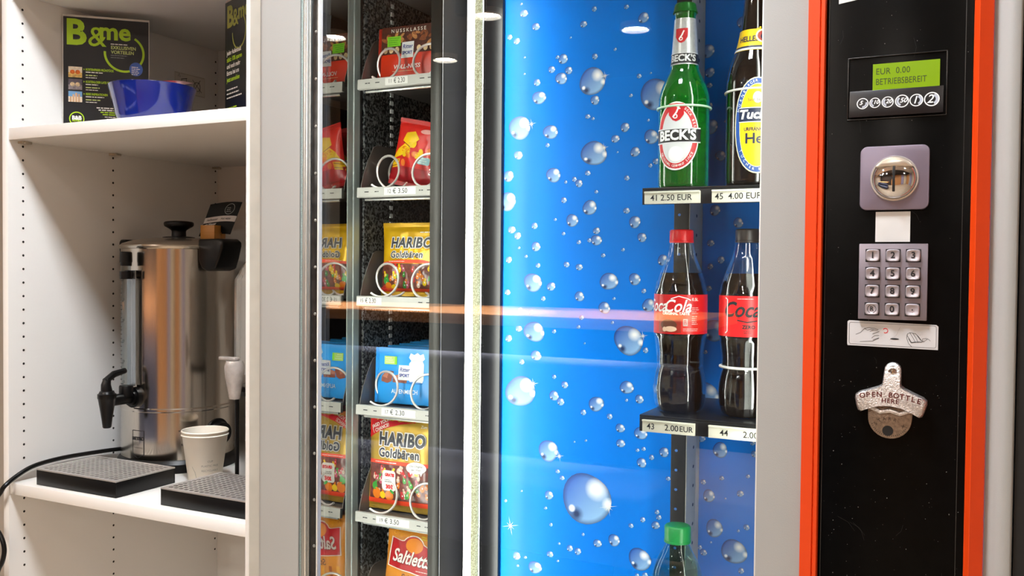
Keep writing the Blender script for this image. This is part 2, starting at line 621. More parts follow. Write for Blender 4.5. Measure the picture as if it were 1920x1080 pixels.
M_WOOD = mat_wood('oak_counter', 'A8683A', 'D39A66')
M_UPH = mat('blue_grey_upholstery', '454B62', 0.8, vary=0.12, vscale=20, bump=0.2, bscale=400)
t = thing('wooden_counter', 'long wooden counter standing behind the upholstered bench', 'counter', (-2.3, -2.3, 0))
MB().box(-1.6, 1.15, -0.55, 0.32, 1.005, 1.06).build('counter_top', M_WOOD, t, (0, 0, 0), bevel=0.006)
MB().box(-1.5, 1.05, -0.15, 0.1, 0, 1.004).build('counter_base', M_WALLDARK, t, (0, 0, 0), bevel=0.004)
t = thing('bench', 'blue grey upholstered bench facing the vending machine', 'bench', (-2.6, -1.6, 0))
MB().box(-1.7, 1.5, -0.30, -0.16, 0.05, 0.88).build('backrest', M_UPH, t, (0, 0, 0), bevel=0.03, seg=4)
MB().box(-1.7, 1.5, -0.15, 0.40, 0.18, 0.45).build('seat', M_UPH, t, (0, 0, 0), bevel=0.03, seg=4)
for x in (-1.6, -0.1, 1.4):
    MB().box(x - 0.03, x + 0.03, 0.28, 0.34, 0, 0.18).build('leg', M_BLACKMATT, t, (0, 0, 0), bevel=0.003)

# ------------------------------------------------------------------ white shelf cabinet
CX0, CX1, CXL, CXR = -1.537, -0.9594, -1.5226, -0.977
CF, CB = 1.05, 1.549
S1T, S1B, S2T, S2B = 1.531, 1.5105, 0.9094, 0.8895
cab = world_thing('shelf_cabinet', 'tall white open shelf cabinet beside the vending machine', 'cabinet', (-1.25, 1.3, 0))
MB().box(CX0, CXL, CF, CB, 0, 2.3).build('side_panel', M_CAB, cab, bevel=0.0008)
MB().box(CXR, CX1, CF, CB, 0, 2.3).build('side_panel', M_CAB, cab, bevel=0.0008)
MB().box(CX0, CX1, CB, CB + 0.008, 0, 2.3).build('back_panel', M_CAB, cab)
for zt, zb in ((S1T, S1B), (S2T, S2B), (1.789, 1.767), (0.40, 0.38), (2.3, 2.28), (0.08, 0.06)):
    s = MB().box(CXL + 0.0005, CXR - 0.0005, CF + 0.002, CB - 0.001, zb, zt).build('shelf', M_CAB, cab, bevel=0.0008)
    if 0.5 < zt < 2.0:
        for yy in (1.079, 1.270, 1.541):
            if zt < 1.7:
                c = MB().box(CXL + 0.0003, CXL + 0.012, yy - 0.010, min(yy + 0.010, CB - 0.002), zb - 0.0045, zb - 0.0003)
                c.tube([(CXL + 0.0003, yy - 0.004, zb - 0.002), (CXL + 0.016, yy - 0.004, zb - 0.002)], 0.003, 8)
                c.build('shelf_pin', mat('clear_shelf_pin', 'B7AD9C', 0.3), s, bevel=0.0006)
hole = MB()
for yy in (1.079, 1.270, 1.541):
    z = 0.66
    while z < 1.80:
        if all(not (b - 0.004 < z < t_ + 0.004) for t_, b in ((S1T, S1B), (S2T, S2B), (1.789, 1.767))):
            n = 10
            vs = [(CXL + 0.0004, yy, z)] + [(CXL + 0.0004, yy + 0.0022 * math.cos(2 * PI * k / n), z + 0.0022 * math.sin(2 * PI * k / n)) for k in range(n)]
            hole.add(vs, [(0, 1 + k, 1 + (k + 1) % n) for k in range(n)])
        z += 0.02405
hole.build('peg_hole', M_HOLE, cab)['kind'] = 'stuff'
# pictogram label on the inside of the side panel
fn = on_plane((CXL, 1.424, 1.657), (0, 1, 0), (0, 0, 1))
M_FAINT = mat('faint_grey_ink', '9C948A', 0.6)
printed('warning_label', [(RECT(0, 0.086, 0, 0.044), mat('label_film', 'DED9D0', 0.4), 1), (RING(0.043, 0.022, 0.0001, 0.0001, 0.00005, 4), M_FAINT, 2),
        (STROKE([(0.002, 0.002), (0.084, 0.002), (0.084, 0.042), (0.002, 0.042), (0.002, 0.002)], 0.0007), M_FAINT, 2),
        (STROKE([(0.010, 0.034), (0.013, 0.041), (0.016, 0.034)], 0.001), M_INK, 2),
        (STROKE([(0.020, 0.008), (0.020, 0.03), (0.033, 0.033), (0.033, 0.010)], 0.0012), M_INK, 2),
        (STROKE([(0.018, 0.030), (0.035, 0.034)], 0.0012), M_INK, 2),
        (STROKE([(0.052, 0.008), (0.072, 0.036)], 0.0012), M_INK, 2), (STROKE([(0.050, 0.034), (0.076, 0.010)], 0.0012), M_INK, 2),
        (STROKE([(0.056, 0.006), (0.056, 0.028), (0.070, 0.030), (0.070, 0.008)], 0.001), M_INK, 2), (RING(0.063, 0.021, 0.010, 0.010, 0.001), M_INK, 2)], fn, cab)

# ------------------------------------------------------------------ vending machine
vm = world_thing('vending_machine', 'grey vending machine with glass front, orange trim and black control panel', 'vending machine', (-0.45, 1.3, 0))
ZB, ZT = 0.12, 1.92
sh = MB()
sh.box(-0.9565, -0.941, 1.042, 1.64, ZB, ZT)
sh.box(0.022, 0.045, 1.042, 1.64, ZB, ZT)
sh.box(-0.941, 0.022, 1.62, 1.64, ZB, ZT)
sh.box(-0.941, 0.022, 1.042, 1.62, ZT - 0.02, ZT)
sh.box(-0.941, 0.022, 1.042, 1.62, ZB, ZB + 0.02)
sh.build('body', M_DARK, vm)
for x in (-0.90, -0.02):
    for y in (1.08, 1.58):
        MB().lathe([(0.025, 0), (0.025, 0.01), (0.012, 0.02), (0.012, ZB)], 16, (x, y, 0)).build('foot', M_BLACK, vm, smooth=True)
MB().box(-0.9575, -0.9145, 1.0375, 1.0415, ZB, ZT).build('side_flange', mat('flange_grey', 'B5B2A8', 0.5), vm)
# door leaf: left stile, right stile, outer right strip, top and bottom rails (one folded sheet)
door = MB()
door.prism_z([(-0.9137, 1.018), (-0.9122, 1.010), (-0.908, 1.004), (-0.9025, 1.0005), (-0.899, 1.0), (-0.8344, 1.0), (-0.8344, 1.036), (-0.9137, 1.036)], ZB, ZT)
door.build('door_stile', M_GREY, vm, smooth=True)
door = MB()
door.prism_z([(-0.2134, 1.036), (-0.2134, 1.0), (-0.186, 1.0), (-0.178, 1.0012), (-0.1677, 1.0025), (-0.1677, 1.036)], ZB, ZT)
door.build('door_stile', M_GREY, vm, smooth=True, angle=50)
door = MB()
door.prism_z([(0.0036, 1.036), (0.0036, 1.006), (0.0085, 1.006), (0.012, 1.003), (0.016, 1.0), (0.0255, 1.0), (0.0275, 1.002), (0.0275, 1.036)], ZB, ZT)
door.build('door_stile', M_GREY, vm, smooth=True, angle=50)
MB().box(-0.8344, -0.2134, 1.0, 1.036, 1.80, ZT).build('door_rail', M_GREY, vm, bevel=0.001)
MB().box(-0.8344, -0.2134, 1.0, 1.036, ZB, 0.62).build('door_rail', M_GREY, vm, bevel=0.001)
MB().box(0.0290, 0.040, 1.006, 1.04, ZB, ZT).build('door_gasket', M_BLACKMATT, vm)
# strips along the glass
ZG0, ZG1 = 0.622, 1.798
def strip(name, x0, x1, y0, y1, m, bev=0.0006):
    return MB().box(x0, x1, y0, y1, ZG0, ZG1).build(name, m, vm, bevel=bev)
strip('glazing_gasket', -0.8342, -0.8308, 1.002, 1.016, mat('grey_blue_gasket', '8FA09E', 0.5, 0.3, vary=0.25, vscale=500))
strip('frame_profile', -0.8306, -0.8262, 1.0015, 1.016, M_ALU)
strip('frame_groove', -0.8260, -0.8250, 1.006, 1.016, M_BLACKMATT, 0)
strip('frame_profile', -0.8248, -0.8216, 1.0, 1.016, M_ALULIGHT)
strip('frame_profile', -0.8214, -0.8186, 1.003, 1.016, M_ALU)
sp = strip('glass_spacer', -0.8184, -0.8055, 1.0045, 1.0095, mat('dark_spacer', '3B3B3B', 0.25, 0.7, vary=0.35, vscale=90))
rivet_mesh = None
for k in range(18):
    z = 0.66 + 0.0635 * k
    if rivet_mesh is None:
        rv = MB()
        rv.lathe([(0.0022, 0), (0.0020, 0.0008), (0.0008, 0.0013)], 12)
        ob = rv.build('rivet', M_ALU, sp, smooth=True)
        rivet_mesh = ob.data
    else:
        ob = bpy.data.objects.new('rivet', rivet_mesh)
        COL.objects.link(ob)
        ob.parent = sp
    ob.location = (-0.8105, 1.0046, z)
    ob.rotation_euler = (PI / 2, 0, 0)
strip('frame_edge', -0.8053, -0.8030, 1.0015, 1.0095, mat('white_edge_strip', 'E2E2DC', 0.5))
strip('frame_edge', -0.2152, -0.2136, 1.0015, 1.0095, mat('white_edge_strip', 'E2E2DC', 0.5))
MB().box(-0.834, -0.2136, 1.010, 1.014, ZG0, ZG1).build('glass_pane', M_GLASS, vm)

# inner left wall: polished front section, galvanised post and galvanised wall with slots
MB().box(-0.9408, -0.936, 1.045, 1.2405, 0.2, 1.765).build('polished_wall', M_MIRROR, vm)
po = MB()
po.prism_z([(-0.9408, 1.2410), (-0.9352, 1.2410), (-0.9350, 1.2420), (-0.9350, 1.2545), (-0.9362, 1.2552), (-0.9350, 1.2560), (-0.9342, 1.2575), (-0.9342, 1.2720), (-0.9350, 1.2728), (-0.9408, 1.2728)], 0.2, 1.765)
po.build('upright_post', mat('zinc_post', 'A8B2AE', 0.35, 0.6, vary=0.18, vscale=60, stretch=(1, 1, 0.2)), vm)
MB().box(-0.9408, -0.936, 1.2880, 1.615, 0.2, 1.765).build('galvanised_wall', M_GALV, vm)
sl = MB()
z = 0.62
while z < 1.75:
    sl.box(-0.9359, -0.9348, 1.3630, 1.3715, z, z + 0.0070)
    z += 0.0141
sl.build('wall_slots', mat('slot_light_white', 'FFFFFF', 0.5, emis='D8D6CE', estr=0.0), vm)['kind'] = 'stuff'  # white colour stands in for light showing through the wall cutouts
sl = MB()
z = 0.64
while z < 1.74:
    sl.box(-0.9359, -0.9355, 1.2965, 1.3005, z, z + 0.005)
    z += 0.0175
sl.build('wall_holes', M_HOLE, vm)['kind'] = 'stuff'
MB().box(-0.9408, 0.02, 1.05, 1.615, 1.768, 1.788).build('inner_ceiling', mat('inner_ceiling_grey', '8E8B88', 0.5), vm)
MB().box(-0.935, -0.772, 1.600, 1.612, 0.2, 1.765).build('inner_back_wall', mat('dark_back_wall', '2A2624', 0.5, 0.3), vm)
# divider between snacks and drinks
MB().box(-0.7706, -0.7690, 1.235, 1.60, 0.2, 1.765).build('divider_wall', mat('divider_black', '141314', 0.75, 0.0, spec=0.08, vary=0.2, vscale=10), vm, bevel=0.001)
MB().box(-0.7706, -0.7500, 1.2310, 1.2348, 0.2, 1.765).build('divider_flange', mat('divider_flange_grey', '2C2B28', 0.35, 0.5, vary=0.1), vm, bevel=0.001)
MB().box(-0.7688, -0.7190, 1.372, 1.379, 0.2, 1.765).build('corner_profile', mat('corner_profile_black', '17171A', 0.3, 0.4), vm, bevel=0.0015)
# blue printed panel behind the bottles
bp = MB().box(-0.735, 0.015, 1.380, 1.386, 0.2, 1.765).build('printed_back_panel', M_BLUE, vm)
DROPS = [(-689,1730,24,22),(-684,1714,69,61),(-662,1690,68,61),(-710,1678,50,44),(-697,1670,59,52),(-682,1642,19,18),(-682,1615,20,18),(-560,1707,45,42),(-578,1685,59,55),(-600,1666,19,17),(-506,1704,40,37),(-478,1684,86,82),(-524,1640,27,25),(-623,1637,33,30),(-613,1633,85,77),(-633,1618,62,56),(-603,1614,65,59),(-616,1602,103,94),(-558,1632,50,47),(-659,1599,62,56),(-655,1574,120,108),(-562,1593,226,211),(-557,1563,77,72),(-569,1538,42,38),(-560,1534,27,26),(-484,1595,40,37),(-465,1598,18,17),(-497,1566,30,29),(-690,1527,205,185),(-634,1517,128,116),(-639,1496,39,35),(-692,1482,78,70),(-506,1517,74,70),(-522,1500,67,62),(-518,1479,17,17),(-489,1478,79,75),(-463,1500,116,110),(-456,1564,255,245),(-558,1479,213,199),(-628,1447,128,117),(-568,1448,46,42),(-591,1439,42,39),(-583,1432,64,59),(-606,1435,29,26),(-710,1448,99,88),(-609,1406,51,47),(-553,1418,32,29),(-502,1438,44,42),(-712,1406,169,151),(-564,1393,124,114),(-594,1373,107,98),(-661,1365,58,52),(-703,1359,69,62),(-692,1349,64,57),(-624,1375,28,26),(-609,1352,33,30),(-552,1356,59,55),(-552,1341,91,84),(-564,1341,36,35),(-502,1387,53,50),(-488,1369,95,91),(-476,1345,74,71),(-582,1338,37,35),(-658,1331,82,74),(-676,1315,30,26),(-689,1329,24,22),(-708,1309,60,54),(-654,1300,43,39),(-603,1302,52,47),(-581,1298,60,55),(-540,1317,36,34),(-507,1326,31,29),(-663,1272,165,149),(-530,1276,148,139),(-487,1280,96,92),(-630,1266,76,70),(-464,1456,34,33),(-455,1462,52,49),(-468,1526,22,21),(-442,1310,84,82),(-710,1255,55,49),(-644,1246,43,40),(-580,1251,84,77),(-537,1234,98,93),(-521,1249,27,25),(-472,1262,39,38),(-464,1240,103,99),(-686,1227,40,35),(-666,1223,49,44),(-576,1217,42,39),(-660,1191,184,167),(-688,1195,59,53),(-707,1178,64,58),(-624,1193,38,35),(-581,1202,32,30),(-496,1184,241,230),(-468,1170,47,46),(-523,1211,27,25),(-570,1176,19,17),(-656,1152,92,83),(-682,1140,49,44),(-684,1091,275,249),(-623,1119,38,35),(-604,1107,61,56),(-623,1088,85,79),(-611,1079,66,61),(-571,1065,51,47),(-549,1080,127,119),(-526,1062,50,46),(-498,1110,110,105),(-477,1093,70,67),(-498,1090,26,25),(-508,1045,75,72),(-474,1040,104,100),(-507,1021,71,67),(-566,1020,23,21),(-586,1016,19,17),(-632,997,181,167),(-479,1013,30,29),(-469,1016,34,34),(-456,1004,43,42),(-472,994,78,75),(-564,926,401,430),(-615,965,38,35),(-607,955,42,39),(-630,924,77,70),(-636,902,29,26),(-680,925,20,18),(-710,905,30,27),(-626,876,33,31),(-569,868,27,26),(-488,893,40,38),(-469,905,44,42),(-448,899,64,63),(-443,912,43,41),(-446,920,39,37),(-516,866,99,93),(-544,857,68,65),(-611,847,24,22),(-592,842,57,52),(-578,839,60,57),(-627,827,57,53),(-688,815,70,63),(-672,815,29,26),(-654,801,117,106),(-613,818,24,22),(-473,842,182,176),(-686,799,24,23),(-477,816,35,34),(-464,819,44,42),(-436,1014,77,74),(-429,974,38,36),(-378,1041,62,61),(-383,1010,26,26),(-349,1026,114,114),(-301,1041,37,37),(-298,1025,49,50),(-346,984,35,35),(-374,975,41,41),(-365,955,92,92),(-318,964,50,50),(-307,991,30,30),(-340,954,16,15),(-356,907,132,132),(-308,915,45,45),(-320,908,22,23),(-326,876,187,188),(-372,868,52,51),(-361,885,18,18),(-315,849,45,45),(-378,875,37,36),(-376,1623,99,98),(-373,1591,75,73),(-373,1572,42,41),(-370,1510,107,106),(-355,1466,77,77),(-362,1385,80,80),(-325,1660,87,86),(-348,1517,23,23),(-372,1542,42,42),(-327,1366,73,74),(-368,1336,55,54),(-368,1301,45,44),(-370,1268,45,45),(-360,1205,171,171),(-374,1172,35,34),(-371,1107,190,189),(-352,1311,55,54)]
rnd = random.Random(3)
M_DROP = mat_droplet()
rd_ = random.Random(8)
DROPS += [(rd_.randint(-285, 0), rd_.randint(760, 1740), q_, q_) for q_ in [rd_.choice((20, 30, 40, 48, 70, 110)) for _ in range(60)]]
def droplet_mesh(drops, name):
    dv, df, duv = [], [], []
    for (x, z, rx, rz) in drops:
        x, z, rx, rz = x / 1000, z / 1000, rx / 10000, rz / 10000
        n = 28 if rx > 0.006 else 14
        o = len(dv)
        dv.append((x, 1.3796, z))
        duv.append((0.5, 0.5))
        w1, w2 = rnd.uniform(0, 6), rnd.uniform(0, 6)
        for k in range(n):
            a = 2 * PI * k / n
            q = 1 + 0.05 * math.sin(2 * a + w1) + 0.03 * math.sin(3 * a + w2)
            dv.append((x + rx * q * math.cos(a), 1.3796, z + rz * q * math.sin(a)))
            duv.append((0.5 + 0.5 * math.cos(a), 0.5 + 0.5 * math.sin(a)))
        for k in range(n):
            df.append((o, o + 1 + k, o + 1 + (k + 1) % n))
    me = bpy.data.meshes.new(name)
    me.from_pydata(dv, [], df)
    ul = me.uv_layers.new(name='UVMap')
    for lp in me.loops:
        ul.data[lp.index].uv = duv[lp.vertex_index]
    me.materials.append(M_DROP)
    ob = bpy.data.objects.new(name, me)
    COL.objects.link(ob)
    ob.parent = bp
    return ob
for dr in DROPS:
    if dr[2] >= 50:
        droplet_mesh([dr], 'printed_droplet')
droplet_mesh([dr for dr in DROPS if dr[2] < 50], 'small_droplet_print')['kind'] = 'stuff'
# star glints printed on the larger drops
st = []
for (x, z, r) in [(-0.526, 0.918, 0.016), (-0.660, 1.105, 0.010), (-0.700, 0.864, 0.016), (-0.612, 0.99, 0.009), (-0.472, 1.192, 0.008), (-0.668, 1.532, 0.009), (-0.54, 1.60, 0.008), (-0.54, 1.487, 0.008)]:
    for k in range(4):
        a = k * PI / 4 + 0.2
        rr = r if k % 2 == 0 else r * 0.55
        c, s_ = math.cos(a), math.sin(a)
        st.append((POLY((x - rr * c, z - rr * s_), (x - 0.0006 * s_, z + 0.0006 * c), (x + rr * c, z + rr * s_), (x + 0.0006 * s_, z - 0.0006 * c)), M_WHITEINK, 1))
printed('glint_print', st, lambda u, v, l: (u, 1.3792 - l, v), bp)

# light column in front of the divider
lc = MB()
cx, cy, rr = -0.7305, 1.300, 0.0136
n = 20
prof = [(cx + rr * math.cos(2 * PI * k / n), cy + 0.010 * math.sin(2 * PI * k / n)) for k in range(n)]
vs = [(x, y, z) for z in (0.2, 1.762) for x, y in prof]
for k in range(n):
    k2 = (k + 1) % n
    am = 360 * (k + 0.5) / n
    lc.add([(prof[k][0], prof[k][1], 0.2), (prof[k2][0], prof[k2][1], 0.2), (prof[k2][0], prof[k2][1], 1.762), (prof[k][0], prof[k][1], 1.762)], [(0, 1, 2, 3)], 1 if (am > 285 or am < 5) else 0)
m = mat('prismatic_cover', 'D9D8A8', 0.35, vary=0.0)
nt = m.node_tree
b = nt.nodes['Principled BSDF']
tcn = nt.nodes.new('ShaderNodeTexCoord')
vn = nt.nodes.new('ShaderNodeTexVoronoi')
vn.inputs['Scale'].default_value = 420
nt.links.new(tcn.outputs['Object'], vn.inputs['Vector'])
rp = nt.nodes.new('ShaderNodeValToRGB')
rp.color_ramp.elements[0].color = lin('FFFFF0')
rp.color_ramp.elements[1].color = lin('8E8A5A')
rp.color_ramp.elements[0].position = 0.15
rp.color_ramp.elements[1].position = 0.75
nt.links.new(vn.outputs['Distance'], rp.inputs[0])
nt.links.new(rp.outputs[0], b.inputs['Emission Color'])
b.inputs['Emission Strength'].default_value = 0.75
lc.build('light_column', [emit('led_glow', 'FFFDF4', LED), m], vm, smooth=True)
MB().box(-0.7475, -0.714, 1.287, 1.313, 1.762, 1.768).build('light_socket', M_BLACK, vm)

MB().box(-0.206, -0.192, 1.044, 1.056, 0.2, 1.762).build('side_light', emit('side_led_glow', 'FFFDF4', LED * 1.0), vm, bevel=0.002)
MB().box(-0.868, -0.852, 1.040, 1.052, 0.2, 1.70).build('side_light', emit('added_snack_glow', 'FFFDF4', LED * 1.4), vm, bevel=0.002)  # unseen strip added behind the left stile to light the snacks
# upright with holes that carries the drink shelves
up_ = MB()
up_.box(-0.4036, -0.3816, 1.310, 1.3792, 0.2, 1.765)
upr = up_.build('shelf_upright', M_BLACKMATT, vm, bevel=0.0006)
MB().box(-0.3814, -0.3806, 1.311, 1.3792, 0.2, 1.765).build('upright_side_plate', mat('grey_side_plate', 'C9C7C0', 0.55, 0.0), upr)
hh, hf = MB(), MB()
z = 0.7475
while z < 1.75:
    n = 12
    hh.add([(-0.3804, 1.347 + 0.0035 * math.cos(2 * PI * k / n), z + 0.0026 * math.sin(2 * PI * k / n)) for k in range(n)], [tuple(range(n))])
    hf.add([(-0.3955 + 0.0022 * math.cos(2 * PI * k / n), 1.3097, z + 0.002 * math.sin(2 * PI * k / n)) for k in range(n)], [tuple(range(n))])
    z += 0.02853
hh.build('side_holes', mat('hole_blue', '12284A', 0.5), upr)['kind'] = 'stuff'
hf.build('front_holes', mat('hole_blue_light', '3A6CB8', 0.5), upr)['kind'] = 'stuff'

# drink shelves with price labels
def drink_shelf(zt, labels):
    s = MB()
    s.box(-0.386, -0.19, 1.118, 1.309, zt - 0.003, zt)
    s.box(-0.386, -0.19, 1.118, 1.121, zt - 0.021, zt - 0.003)
    sh_ = s.build('drink_shelf', mat('shelf_black_metal', '1B1C20', 0.3, 0.3), vm, bevel=0.0006)
    for x0, x1, txt in labels:
        h = MB()
        h.box(x0, x1, 1.1135, 1.1176, zt - 0.0205, zt - 0.0055)
        h.box(x0, x1, 1.1120, 1.1135, zt - 0.0075, zt - 0.0050)
        h.build('price_label', mat('label_holder_ivory', 'DEDCCD', 0.4, vary=0.04), sh_, bevel=0.0005)
        el = []
        for s_, sz, u_ in txt:
            el.append((T(s_, sz, u_, 0, bold=0.00008, align='LEFT'), M_INK, 1))
        printed('price_lettering', el, on_front(x0, 1.1133, zt - 0.0135), sh_)
drink_shelf(1.3985, [(-0.3817, -0.3110, [('41', 0.0105, 0.008), ('2.50 EUR', 0.0105, 0.021)]), (-0.2965, -0.212, [('45', 0.0105, 0.004), ('4.00 EUR', 0.0105, 0.020)])])
drink_shelf(1.1132, [(-0.3807, -0.3135, [('43', 0.0105, 0.006), ('2.00', 0.0105, 0.029), ('EUR', 0.0095, 0.048)]), (-0.2965, -0.212, [('44', 0.0105, 0.014), ('2.00', 0.0105, 0.042)])])
drink_shelf(0.7300, [(-0.3807, -0.3135, []), (-0.2965, -0.212, [])])

# snack trays
TRAYS = [(1.6010, [('11', 0.0), ], '€ 2.30', -0.8656, -0.8226), (1.4250, '12', '€ 3.50', -0.8664, -0.8062), (1.2475, '15', '€ 2.30', -0.9191, -0.8703),
         (1.0685, '17', '€ 2.30', -0.869, -0.8033), (0.8910, '19', '€ 3.50', -0.8783, -0.8141), (0.7140, None, None, 0, 0)]
NUMS = ['11', '12', '15', '17', '19', None]
spiral_cache = {}
for i, (zt, _, price, lx0, lx1) in enumerate(TRAYS):
    s = MB()
    s.box(-0.9180, -0.772, 1.2530, 1.58, zt - 0.006, zt - 0.004)
    tr = s.build('snack_tray', M_TRAY, vm)
    r_ = MB()
    r_.prism_x([(1.2462, zt - 0.0155), (1.2468, zt - 0.0005), (1.2480, zt), (1.2525, zt), (1.2525, zt - 0.017), (1.2470, zt - 0.0165)], -0.9205, -0.772)
    r_.build('price_rail', M_RAIL, tr)
    MB().tube([(-0.910, 1.2560, zt - 0.0195), (-0.773, 1.2560, zt - 0.0195)], 0.0024, 8).build('rail_rod', M_ALULIGHT, tr, smooth=True)
    el = []
    if price:
        el.append((RECT(lx0, lx1, -0.0138, -0.0018), M_PAPER, 1))
        num = NUMS[i]
        el.append((T(num, 0.0092, lx0 + 0.006, -0.0078, align='LEFT', sx=0.8), M_INK, 2))
        el.append((T(price, 0.0112, lx0 + 0.0165, -0.0078, bold=0.00004, align='LEFT', sx=0.95 if lx1 - lx0 > 0.05 else 0.72), M_INK, 2))
    for q in (-0.905, -0.885, -0.800, -0.785):
        if not price or not (lx0 - 0.006 < q < lx1 + 0.004):
            el.append((LINES(q, q + 0.011, -0.0085, 1, 0.003, 0.0015, seed=i * 7 + int(-q * 1000)), M_INK, 1))
    printed('rail_lettering', el, lambda u, v, l, zt=zt: (u, 1.2462 - l - 0.0002, zt + v), tr)
    # curved side sheet
    pts = [(1.2545, zt - 0.004), (1.58, zt - 0.004), (1.58, zt + 0.075), (1.300, zt + 0.075), (1.290, zt + 0.071), (1.276, zt + 0.050), (1.264, zt + 0.028), (1.2565, zt + 0.008)]
    MB().prism_x(pts, -0.9195, -0.9183).build('side_sheet', M_TRAY, tr)
    for cxs, hand, ph in ((-0.8815, 1, 0.4), (-0.8000, -1, 2.6)):
        key = hand
        if key not in spiral_cache:
            P = []
            turns, pitch_, R = 6, 0.035, 0.0275
            for k in range(turns * 26 + 1):
                a = 2 * PI * k / 26
                P.append((hand * R * math.cos(a - PI / 2 - 0.7), 0.0 + pitch_ * k / 26, R * math.sin(a - PI / 2 - 0.7)))
            so = MB().tube(P, 0.0020, 8).build('spiral', M_WIRE, tr, at=(0, 0, 0), smooth=True)
            spiral_cache[key] = so.data
        else:
            so = bpy.data.objects.new('spiral', spiral_cache[key])
            COL.objects.link(so)
            so.parent = tr
        so.location = (cxs, 1.2570, zt + 0.0260)

# ------------------------------------------------------------------ control panel column (parts of the machine)
PY = 1.0045
cp = MB().box(-0.1500, -0.0140, PY, 1.034, ZB, ZT).build('control_panel', M_BLACKGLOSS, vm, bevel=0.0008)
# dust specks and scratches on the gloss
el = []
rnd = random.Random(11)
M_DUST = mat('dust_speck', '6E6C68', 0.7)
for k in range(170):
    x, z = rnd.uniform(-0.146, -0.018), rnd.choice((rnd.uniform(0.98, 1.20), rnd.uniform(0.98, 1.6)))
    r = rnd.choice((0.00018, 0.00022, 0.0003, 0.00045))
    el.append((ELL(x, z, r, r * rnd.uniform(0.7, 1.3), 6), M_DUST))
for k in range(14):
    x, z, a = rnd.uniform(-0.14, -0.03), rnd.uniform(0.99, 1.59), rnd.uniform(0.6, 2.4)
    l = rnd.uniform(0.006, 0.022)
    el.append((STROKE([(x, z), (x + 0.5 * l * math.cos(a), z + 0.5 * l * math.sin(a)), (x + l * math.cos(a + 0.25), z + l * math.sin(a + 0.25))], 0.00014), mat('scratch', '2E2D2C', 0.5)))
printed('dust_marks', el, lambda u, v, l: (u, PY - l, v), cp)
for x0, x1 in ((-0.1478, -0.1472), (-0.0212, -0.0206)):
    MB().box(x0, x1, PY - 0.0006, PY + 0.002, ZB, ZT).build('panel_seam', mat('seam_edge', '3C3D3C', 0.3, 0.4, vary=0.4, vscale=80, stretch=(1, 1, 0.3)), cp)
# orange trims
o1 = MB()
o1.prism_z([(-0.1675, 1.012), (-0.1675, 0.9985), (-0.1562, 0.9985), (-0.1553, 1.0002), (-0.1544, 0.9985), (-0.1512, 0.9985), (-0.1502, 1.0), (-0.1502, 1.012)], ZB, ZT)
o1.build('orange_trim', M_ORANGE, vm)
o2 = MB()
o2.prism_z([(-0.0138, 1.012), (-0.0138, 1.0035), (-0.0094, 0.9955), (-0.0088, 0.9950), (0.0026, 1.0010), (0.0034, 1.0025), (0.0034, 1.012)], ZB, ZT)
o2.build('orange_trim', M_ORANGE, vm)

# display window with coin pictograms
dx0, dx1, dz0, dz1 = -0.1275, -0.0375, 1.4515, 1.5125
d = MB()
d.box(dx0 - 0.0012, dx0, PY - 0.0015, PY, dz0, dz1)
d.box(dx1, dx1 + 0.0012, PY - 0.0015, PY, dz0, dz1)
d.box(dx0 - 0.0012, dx1 + 0.0012, PY - 0.0015, PY, dz1, dz1 + 0.0012)
d.box(dx0 - 0.0012, dx1 + 0.0012, PY - 0.0015, PY, dz0 - 0.0012, dz0)
dsp = d.build('display_frame', mat('display_bezel', '1C1C1C', 0.25, vary=0.2), vm, bevel=0.0003)
MB().box(-0.1047, -0.0432, PY - 0.0012, PY - 0.0002, 1.4795, 1.5055).build('display_screen', mat('lcd_backlight', '5A7A00', 0.25, vary=0.05, emis='93B400', estr=0.4), dsp)
M_LCDINK = mat('lcd_ink', '2C3A02', 0.4)
printed('display_lettering', [(T('EUR  0.00', 0.0088, -0.1020, 1.4975, align='LEFT', space=1.05, sx=0.85), M_LCDINK, 1), (T('BETRIEBSBEREIT', 0.0088, -0.1020, 1.4872, align='LEFT', sx=0.76), M_LCDINK, 1)],
        lambda u, v, l: (u, PY - 0.0012 - l, v), dsp)
c_ = MB()
c_.prism_x([(PY - 0.0002, 1.4795), (PY - 0.0012, 1.4795), (PY - 0.004, 1.453), (PY - 0.0002, 1.453)], dx0 + 0.001, dx1 - 0.002)
c_.build('coin_plate', mat('coin_plate_black', '111013', 0.3, vary=0.2), dsp, bevel=0.0003)
def coin_fn(u, v, l):
    t_ = (1.4795 - v) / 0.0265
    return (u, PY - 0.0012 - 0.0028 * t_ - l, v)
el = []
for x, r, s in ((-0.1137, 0.0056, '5'), (-0.1021, 0.0052, '10'), (-0.0902, 0.0056, '20'), (-0.0769, 0.0064, '50'), (-0.0638, 0.0062, '1'), (-0.0499, 0.0070, '2')):
    el.append((RING(x, 1.4666, r, r, r * 0.14, 28), M_WHITEINK, 1))
    if s in '12':
        el.append((T(s, r * 1.7, x - r * 0.22, 1.4666, shear=0.25, bold=0.0001), M_WHITEINK, 1))
        el.append((RING(x + r * 0.05, 1.4666, r * 0.80, r * 0.80, r * 0.34, 14, -1.2, 1.2), mat('pale_ink', 'A9AFBC', 0.5), 1))
    else:
        el.append((T(s, r * 1.05, x + (r * 0.18 if s != '5' else -r * 0.3), 1.4666 + r * 0.1, shear=0.3, bold=0.0001), M_WHITEINK, 1))
        el.append((RING(x, 1.4666, r * 0.78, r * 0.78, r * 0.30, 12, 2.2 if s != '5' else 4.6, 4.4 if s != '5' else 6.6), mat('pale_ink', 'A9AFBC', 0.5), 1))
printed('coin_pictograms', el, coin_fn, dsp)

